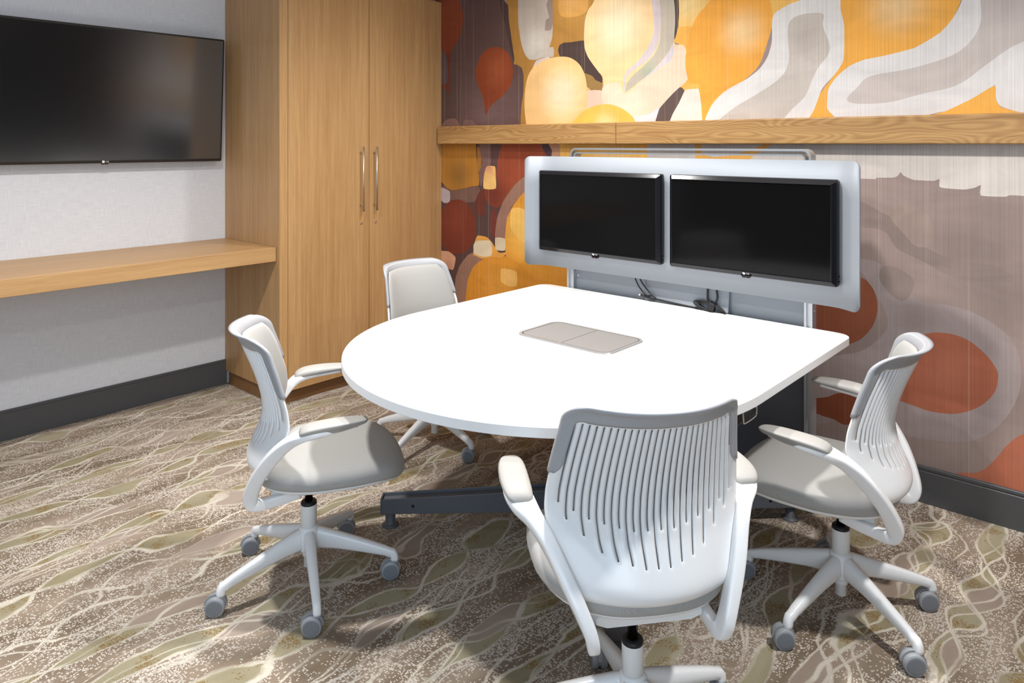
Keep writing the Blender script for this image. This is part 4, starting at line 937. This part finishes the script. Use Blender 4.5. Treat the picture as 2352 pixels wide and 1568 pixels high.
NS = 27
def slot_bottom(k):
    u = abs(k - 13) / 13.0
    if k % 2 == 0: return 0.572 + 0.048 * u ** 2.0          # short ones, outermost included
    return 0.502 + 0.105 * u ** 2.6
def shell_mesh():
    # columns: margin | (slot, slat) ... | margin
    S = []; kinds = []
    edge = 0.915
    pitch = 2 * edge / NS
    S.append(-1.0); S.append(-0.965)
    cols = [('m', -1), ('m', -1)]
    for k in range(NS):
        c = -edge + pitch * (k + 0.5); hw = pitch * 0.15
        S.append(c - hw); cols.append(('s', k))
        S.append(c + hw)
        if k < NS - 1:
            cols += [('b', k), ('b', k)]
            S.append(c + pitch * 0.5)
        else:
            cols += [('m', -1), ('m', -1)]
    S += [0.965, 1.0]
    zs = list(np.linspace(0.410, 0.43, 7)) + list(np.linspace(0.438, 0.825, 56)) + list(np.linspace(0.833, ZT - 0.008, 7))
    V = []; F = []; n = len(S)
    SL_T = 0.825
    for z in zs:
        zr = max(0.0, z - (ZT - 0.055)) / 0.050
        nar = 1.0 - (0.055 / hwid(z)) * (1 - math.sqrt(max(0.0, 1 - min(zr, 1) ** 2))) - 0.01
        for j, s0 in enumerate(S):
            ridge = 0.0; s = s0 * nar
            c = (s0 + edge) / pitch
            if abs(s0) < edge and 0.44 < z < SL_T:
                fr = c - math.floor(c)
                kk = int(math.floor(c)); uu = abs(c - NS / 2) / (NS / 2)
                lo = slot_bottom(min(max(kk, 0), NS - 1)) - 0.012 if 0.3 < fr < 0.7 else 0.525 + 0.075 * uu ** 2.3
                amt = min(1.0, max(0.0, (z - lo) / 0.04)) * min(1.0, max(0.0, (SL_T - z) / 0.01))
                ridge = -0.0018 * abs(0.5 - fr) * 2 * amt        # slat crowns stand proud to the rear
                if fr > 0.34 and fr < 0.66: ridge = 0.0012 * amt
            V.append(back_pt(s, z, ridge))
    for i in range(len(zs) - 1):
        zm = 0.5 * (zs[i] + zs[i + 1])
        for j in range(n - 1):
            kd, k = cols[j] if j < len(cols) else ('m', -1)
            if kd == 's' and slot_bottom(k) < zm < SL_T: continue
            F.append((i * n + j, i * n + j + 1, (i + 1) * n + j + 1, (i + 1) * n + j))
    return mesh_of('back_shell', V, F, M['white'], True)

def rim_mesh():
    """soft edge band: both sides from z=.70 up and across the top"""
    path = []                                    # (s, z)
    zlo = 0.692
    r = 0.05
    hw_t = hwid(ZT)
    for z in np.linspace(zlo, ZT - r, 12): path.append((1.0, z))
    for k in range(1, 8):
        a = math.radians(90 * k / 8); path.append((1.0 - (r / hw_t) * (1 - math.cos(a)), ZT - r + r * math.sin(a)))
    s1 = 1.0 - r / hw_t
    for s in np.linspace(s1, -s1, 25): path.append((s, ZT))
    for k in range(1, 8):
        a = math.radians(90 - 90 * k / 8); path.append((-(1.0 - (r / hw_t) * (1 - math.cos(a))), ZT - r + r * math.sin(a)))
    for z in np.linspace(ZT - r, zlo, 12): path.append((-1.0, z))
    n = len(path); rings = []
    for i, (s, z) in enumerate(path):
        # inward direction in (s*h, z) plane
        a = np.array(path[max(i - 1, 0)]); b = np.array(path[min(i + 1, n - 1)]); t = np.array([(b[0] - a[0]) * hw_t, b[1] - a[1]]); t /= (np.linalg.norm(t) + 1e-9)
        inw = np.array([-t[1], t[0]])
        endf = min(1.0, min(i, n - 1 - i) / 3.0) ** 0.5
        ring = []
        topness = abs(inw[1])
        wid = 0.026 + 0.018 * topness
        wid *= (0.55, 0.85, 1.0)[min(2, i, n - 1 - i)]
        th = 0.0065
        for d, o in [(-0.003, 0.0), (0.0, th), (wid * 0.35, th * 0.9), (wid * 0.7, th * 0.8), (wid, th * 0.5), (wid, -th * 0.7), (wid * 0.78, -th * 0.95), (wid * 0.5, -th * 0.6), (wid * 0.3, -th * 1.0), (0.002, -th)]:
            ds, dz = inw * d
            zz = min(z + dz, ZT + 0.004)
            ss = s + ds / hwid(zz)
            lip = -0.012 * topness * max(0.0, 1 - d / 0.016) ** 2 if d < 0.016 else 0.0
            ring.append(back_pt(ss, zz, o + 0.001 + lip))
        rings.append(ring)
    return mesh_of('back_rim', *loft(rings), M['grey'], True)

def pad_mesh():
    z0, z1 = 0.425, 0.838
    nu, nv = 22, 30; V = []; F = []
    def sq(u, v):      # square to rounded square
        r = 0.16
        return u * (1 - r * max(0, abs(v) - 0.0) ** 8 * 0.9), v
    def pt(u, v, layer):
        uu, v2 = sq(u, v)
        z = (z0 + z1) / 2 + v2 * (z1 - z0) / 2
        e = 1 - max(abs(u), abs(v)) ** 10
        off = 0.007 + (0.012 * e + 0.004 if layer else 0.0)
        return back_pt(uu * 0.945, z, off)
    for layer in (1, 0):
        for j in range(nv + 1):
            for i in range(nu + 1): V.append(pt(-1 + 2 * i / nu, -1 + 2 * j / nv, layer))
    W = nu + 1; O = W * (nv + 1)
    for j in range(nv):
        for i in range(nu):
            F.append((j * W + i, j * W + i + 1, (j + 1) * W + i + 1, (j + 1) * W + i))
            F.append((O + j * W + i, O + (j + 1) * W + i, O + (j + 1) * W + i + 1, O + j * W + i + 1))
    for i in range(nu):
        F.append((i, O + i, O + i + 1, i + 1)); a = nv * W + i; F.append((a, a + 1, O + a + 1, O + a))
    for j in range(nv):
        a = j * W; F.append((a, a + W, O + a + W, O + a)); a = j * W + nu; F.append((a, O + a, O + a + W, a + W))
    return mesh_of('back_pad', V, F, M['fabric'], True)

ARM = [(.13, .276, .612, 0.0200, 0.0060), (.06, .283, .607, 0.0280, 0.0080), (.01, .285, .603, 0.0320, 0.0100), (-.03, .276, .594, 0.0300, 0.0130), (-.062, .256, .573, 0.0206, 0.0158), (-.098, .231, .537, 0.0172, 0.0194), (-.132, .208, .492, 0.0163, 0.0211), (-.155, .188, .452, 0.0163, 0.0211), (-.170, .171, .415, 0.0155, 0.0220), (-.180, .156, .378, 0.0146, 0.0229), (-.176, .149, .354, 0.0138, 0.0211), (-.160, .145, .345, 0.0138, 0.0185), (-.13, .142, .345, 0.0129, 0.0167), (-.085, .139, .350, 0.0129, 0.0158), (-.03, .132, .356, 0.0120, 0.0123)]
def arm_mesh(side):
    P = catmull(ARM, False, 4); rings = []
    for i, p in enumerate(P):
        q = np.array(P[min(i + 1, len(P) - 1)][:3]) - np.array(P[max(i - 1, 0)][:3]); q /= np.linalg.norm(q)
        lat = np.array([0, 1.0, 0]); lat = lat - q * lat.dot(q); lat /= np.linalg.norm(lat)
        nn = np.cross(q, lat)
        ring = []
        for k in range(20):
            a = 2 * PI * k / 20; c, s = math.cos(a), math.sin(a)
            c = math.copysign(abs(c) ** 0.42, c); s = math.copysign(abs(s) ** 0.42, s)
            w = p[:3] + lat * c * p[3] + nn * s * p[4]
            ring.append((w[0], w[1] * side, w[2]))
        rings.append(ring)
    return mesh_of('arm_frame', *loft(rings), M['white'], True)
def cap_mesh(side):
    secs = [(-.040, .281, .018, .599, .606), (-.033, .283, .030, .584, .617), (-.01, .286, .036, .585, .627), (.03, .287, .038, .592, .632), (.08, .285, .037, .601, .633), (.12, .282, .033, .608, .632), (.148, .280, .025, .613, .630), (.160, .280, .014, .617, .627), (.1635, .280, .004, .620, .624)]
    rings = []
    for f, l, w, zb, zt in catmull(secs, False, 3):
        zc, hz = (zb + zt) / 2, (zt - zb) / 2; ring = []
        for k in range(16):
            a = 2 * PI * k / 16; c, s = math.cos(a), math.sin(a)
            c = math.copysign(abs(c) ** 0.6, c); s = math.copysign(abs(s) ** 0.6, s)
            ring.append((f, (l + c * w * (1 if s > 0 else 0.72)) * side, zc + s * hz))
        rings.append(ring)
    return mesh_of('arm_cap', *loft(rings), M['cap'], True)

def seat_geo(layers, dish=True, drop=0.032):
    rings = []
    for sc, z in layers:
        ring = []
        for x, y, _ in superloop(0.072, 0, 0.243 * sc, 0.239 * sc, 2.8, 56):
            # a little narrower towards the rear
            y *= 1.0 - 0.10 * max(0, (0.02 - x) / 0.2)
            zz = z - drop * max(0, (x - 0.17) / 0.145) ** 2
            if dish: zz += 0.006 * (abs(y) / 0.24) ** 2
            ring.append((x, y, zz))
        rings.append(ring)
    return loft(rings)
def seat_mesh():
    L = [(0.93, 0.391), (0.985, 0.394), (1.0, 0.402), (1.003, 0.414), (0.99, 0.426), (0.96, 0.436), (0.90, 0.443), (0.8, 0.447), (0.65, 0.4475), (0.45, 0.446), (0.22, 0.445), (0.02, 0.445)]
    return mesh_of('seat_pad', *seat_geo(L), M['fabric'], True)
def pan_mesh():
    L = [(0.55, 0.366), (0.84, 0.372), (0.945, 0.382), (0.965, 0.388), (0.965, 0.394), (0.9, 0.394)]
    return mesh_of('seat_pan', *seat_geo(L), M['whitesat'], True)
def mech_mesh():
    secs = [(-.12, .125, .345, .372), (-.10, .132, .338, .376), (-.04, .13, .332, .380), (.03, .115, .330, .382), (.09, .09, .340, .384), (.15, .06, .355, .384)]
    rings = []
    for f, w, zb, zt in secs:
        rings.append([(f, u * w, (zb + zt) / 2 + v * (zt - zb) / 2) for u, v in [(-1, .6), (-.95, 1), (.95, 1), (1, .6), (1, -.3), (.8, -1), (-.8, -1), (-1, -.3)]])
    return mesh_of('seat_mechanism', *loft(rings), M['whitesat'])

def leg_mesh():
    secs = [(.015, .180, .070, .020), (.04, .176, .067, .019), (.10, .158, .054, .0175), (.16, .139, .045, .016), (.22, .119, .036, .0145), (.255, .107, .031, .0135), (.275, .098, .030, .013)]
    rings = []
    def ring(c, ax_w, ax_h, w, h):
        r = []
        for k in range(12):
            a = 2 * PI * k / 12; x, y = math.cos(a), math.sin(a)
            x = math.copysign(abs(x) ** 0.6, x); y = math.copysign(abs(y) ** 0.6, y)
            r.append(c + ax_w * x * w + ax_h * y * h)
        return r
    W = np.array([0, 1.0, 0])
    for r, zt, h, w in secs:
        tp = 1.0
        rings.append(ring(np.array([r, 0, zt - h / 2]), W, np.array([0, 0, 1.0]), w, h / 2))
    # bend down into the caster socket
    for ang, rr_, zz in ((30, .2855, .0835), (60, .2905, .0745), (90, .292, .066), (90, .292, .058)):
        a = math.radians(ang); h = np.array([math.sin(a), 0, math.cos(a)])
        rings.append(ring(np.array([rr_ - .004, 0, zz]), W, h, .0125, .0135))
    return mesh_of('base_leg', *loft(rings), M['white'], True)

def caster_mesh():
    # hood over the wheels and the stem collar; rolls along local x, axle along y
    parts = []; pr = []
    R0, R1 = 0.0300, 0.0345
    arc_ = [math.radians(a) for a in range(-5, 176, 12)]
    lp = [(R1 * math.cos(a), R1 * math.sin(a)) for a in arc_] + [(R0 * math.cos(a), R0 * math.sin(a)) for a in reversed(arc_)]
    parts.append(prism(lp, -0.006, 0.006, lambda u, v, w: (u - 0.014, w, v + 0.031)))
    lp2 = [(0.030 * math.cos(a), 0.030 * math.sin(a)) for a in [2 * PI * k / 24 for k in range(24)]]
    parts.append(prism(lp2, -0.0035, 0.0035, lambda u, v, w: (u - 0.014, w, v * 0.9 + 0.034)))
    st = lathe_geo([(0.0115, 0.036), (0.0125, 0.044), (0.0125, 0.060), (0.008, 0.062)], 16)
    parts.append(st)
    return mesh_of('caster', *join_geo(parts), M['caster'], False)
def wheel_mesh():
    prof = [(0.0, -0.0095), (0.020, -0.0095), (0.0235, -0.0092), (0.0245, -0.0082), (0.0285, -0.0078), (0.0305, -0.005), (0.0305, 0.006), (0.029, 0.009), (0.012, 0.009)]
    V, F = lathe_geo(prof, 28, 'y', False)
    seg = 28; mids = []
    for i in range(len(prof) - 1):
        for k in range(seg): mids.append(1 if i < 3 else 0)
    return mesh_of('wheel', V, F, [M['caster'], M['casterface']], True, mids)

CH = {'shell': shell_mesh(), 'rim': rim_mesh(), 'pad': pad_mesh(), 'armL': arm_mesh(1), 'armR': arm_mesh(-1), 'capL': cap_mesh(1), 'capR': cap_mesh(-1),
      'seat': seat_mesh(), 'pan': pan_mesh(), 'mech': mech_mesh(), 'leg': leg_mesh(), 'caster': caster_mesh(), 'wheel': wheel_mesh(),
      'column': mesh_of('column', *lathe_geo([(0.0265, 0.150), (0.0265, 0.255), (0.0255, 0.258), (0.016, 0.258)], 28), M['whitesat'], True),
      'hub': mesh_of('base_hub', *lathe_geo([(0.020, 0.100), (0.031, 0.104), (0.034, 0.112), (0.037, 0.150), (0.036, 0.172), (0.030, 0.181), (0.027, 0.184)], 28), M['white'], True),
      'tube': mesh_of('lower_tube', *lathe_geo([(0.014, 0.047), (0.0165, 0.049), (0.0165, 0.082), (0.021, 0.086), (0.021, 0.104)], 24), M['whitesat'], True),
      'collar': mesh_of('collar', *lathe_geo([(0.0262, 0.2555), (0.0262, 0.262), (0.024, 0.266), (0.015, 0.267)], 28), M['softblack'], True),
      'shaft': mesh_of('gas_shaft', *lathe_geo([(0.013, 0.0), (0.013, 1.0)], 20), M['blackplastic'], True)}
for me in CH.values():
    for p in me.polygons:
        if len(p.vertices) > 4: p.use_smooth = False

def make_chair(x, y, head, base_rot, lift, caster_dirs, label):
    c = empty('swivel_chair', (x, y, 0), math.radians(head))
    tag(c, label, 'chair', 'white swivel chairs around the meeting table')
    up = (0, 0, lift)
    s = link('back_shell', CH['shell'], c, up)
    md = s.modifiers.new('solid', 'SOLIDIFY'); md.thickness = 0.0055; md.offset = 0
    link('back_rim', CH['rim'], c, up)
    link('back_pad', CH['pad'], c, up)
    for a, k in (('armL', 'capL'), ('armR', 'capR')):
        ar = link('arm_frame', CH[a], c, up); link('arm_cap', CH[k], ar)
    link('seat_pad', CH['seat'], c, up); link('seat_pan', CH['pan'], c, up); link('seat_mechanism', CH['mech'], c, up)
    col = link('column', CH['column'], c); link('collar', CH['collar'], col)
    link('gas_shaft', CH['shaft'], c, (0, 0, 0.26), (0, 0, 0), (1, 1, 0.09 + lift))
    link('base_hub', CH['hub'], c); link('lower_tube', CH['tube'], c)
    for k in range(5):
        a = math.radians(base_rot - head + 72 * k)
        link('base_leg', CH['leg'], c, (0, 0, 0), (0, 0, a))
        ca = link('caster', CH['caster'], c, (0.288 * math.cos(a), 0.288 * math.sin(a), 0), (0, 0, math.radians(caster_dirs[k] - head)))
        link('wheel', CH['wheel'], ca, (-0.014, -0.0135, 0.0305), (0, 0, 0))
        link('wheel', CH['wheel'], ca, (-0.014, 0.0135, 0.0305), (0, 0, PI))
    return c

make_chair(2.108, -1.962, 60, 44.4, 0.0, [52, 55, 60, 50, 48], 'white swivel chair at the rounded table end, beside the wardrobe, facing right')
make_chair(3.497, -0.926, 184.2, 42, 0.0, [35, 30, 40, 40, 35], 'white swivel chair beside the mural wall at the right side of the table')
make_chair(3.287, -1.808, 141, -2.0, 0.034, [120, 95, 135, 60, 100], 'nearest white swivel chair, slatted back turned to the viewer')
make_chair(1.595, -0.932, 1.5, 66, 0.0, [40, 20, 60, 50, 35], 'farthest white swivel chair, in front of the wardrobe doors, half hidden by the table')
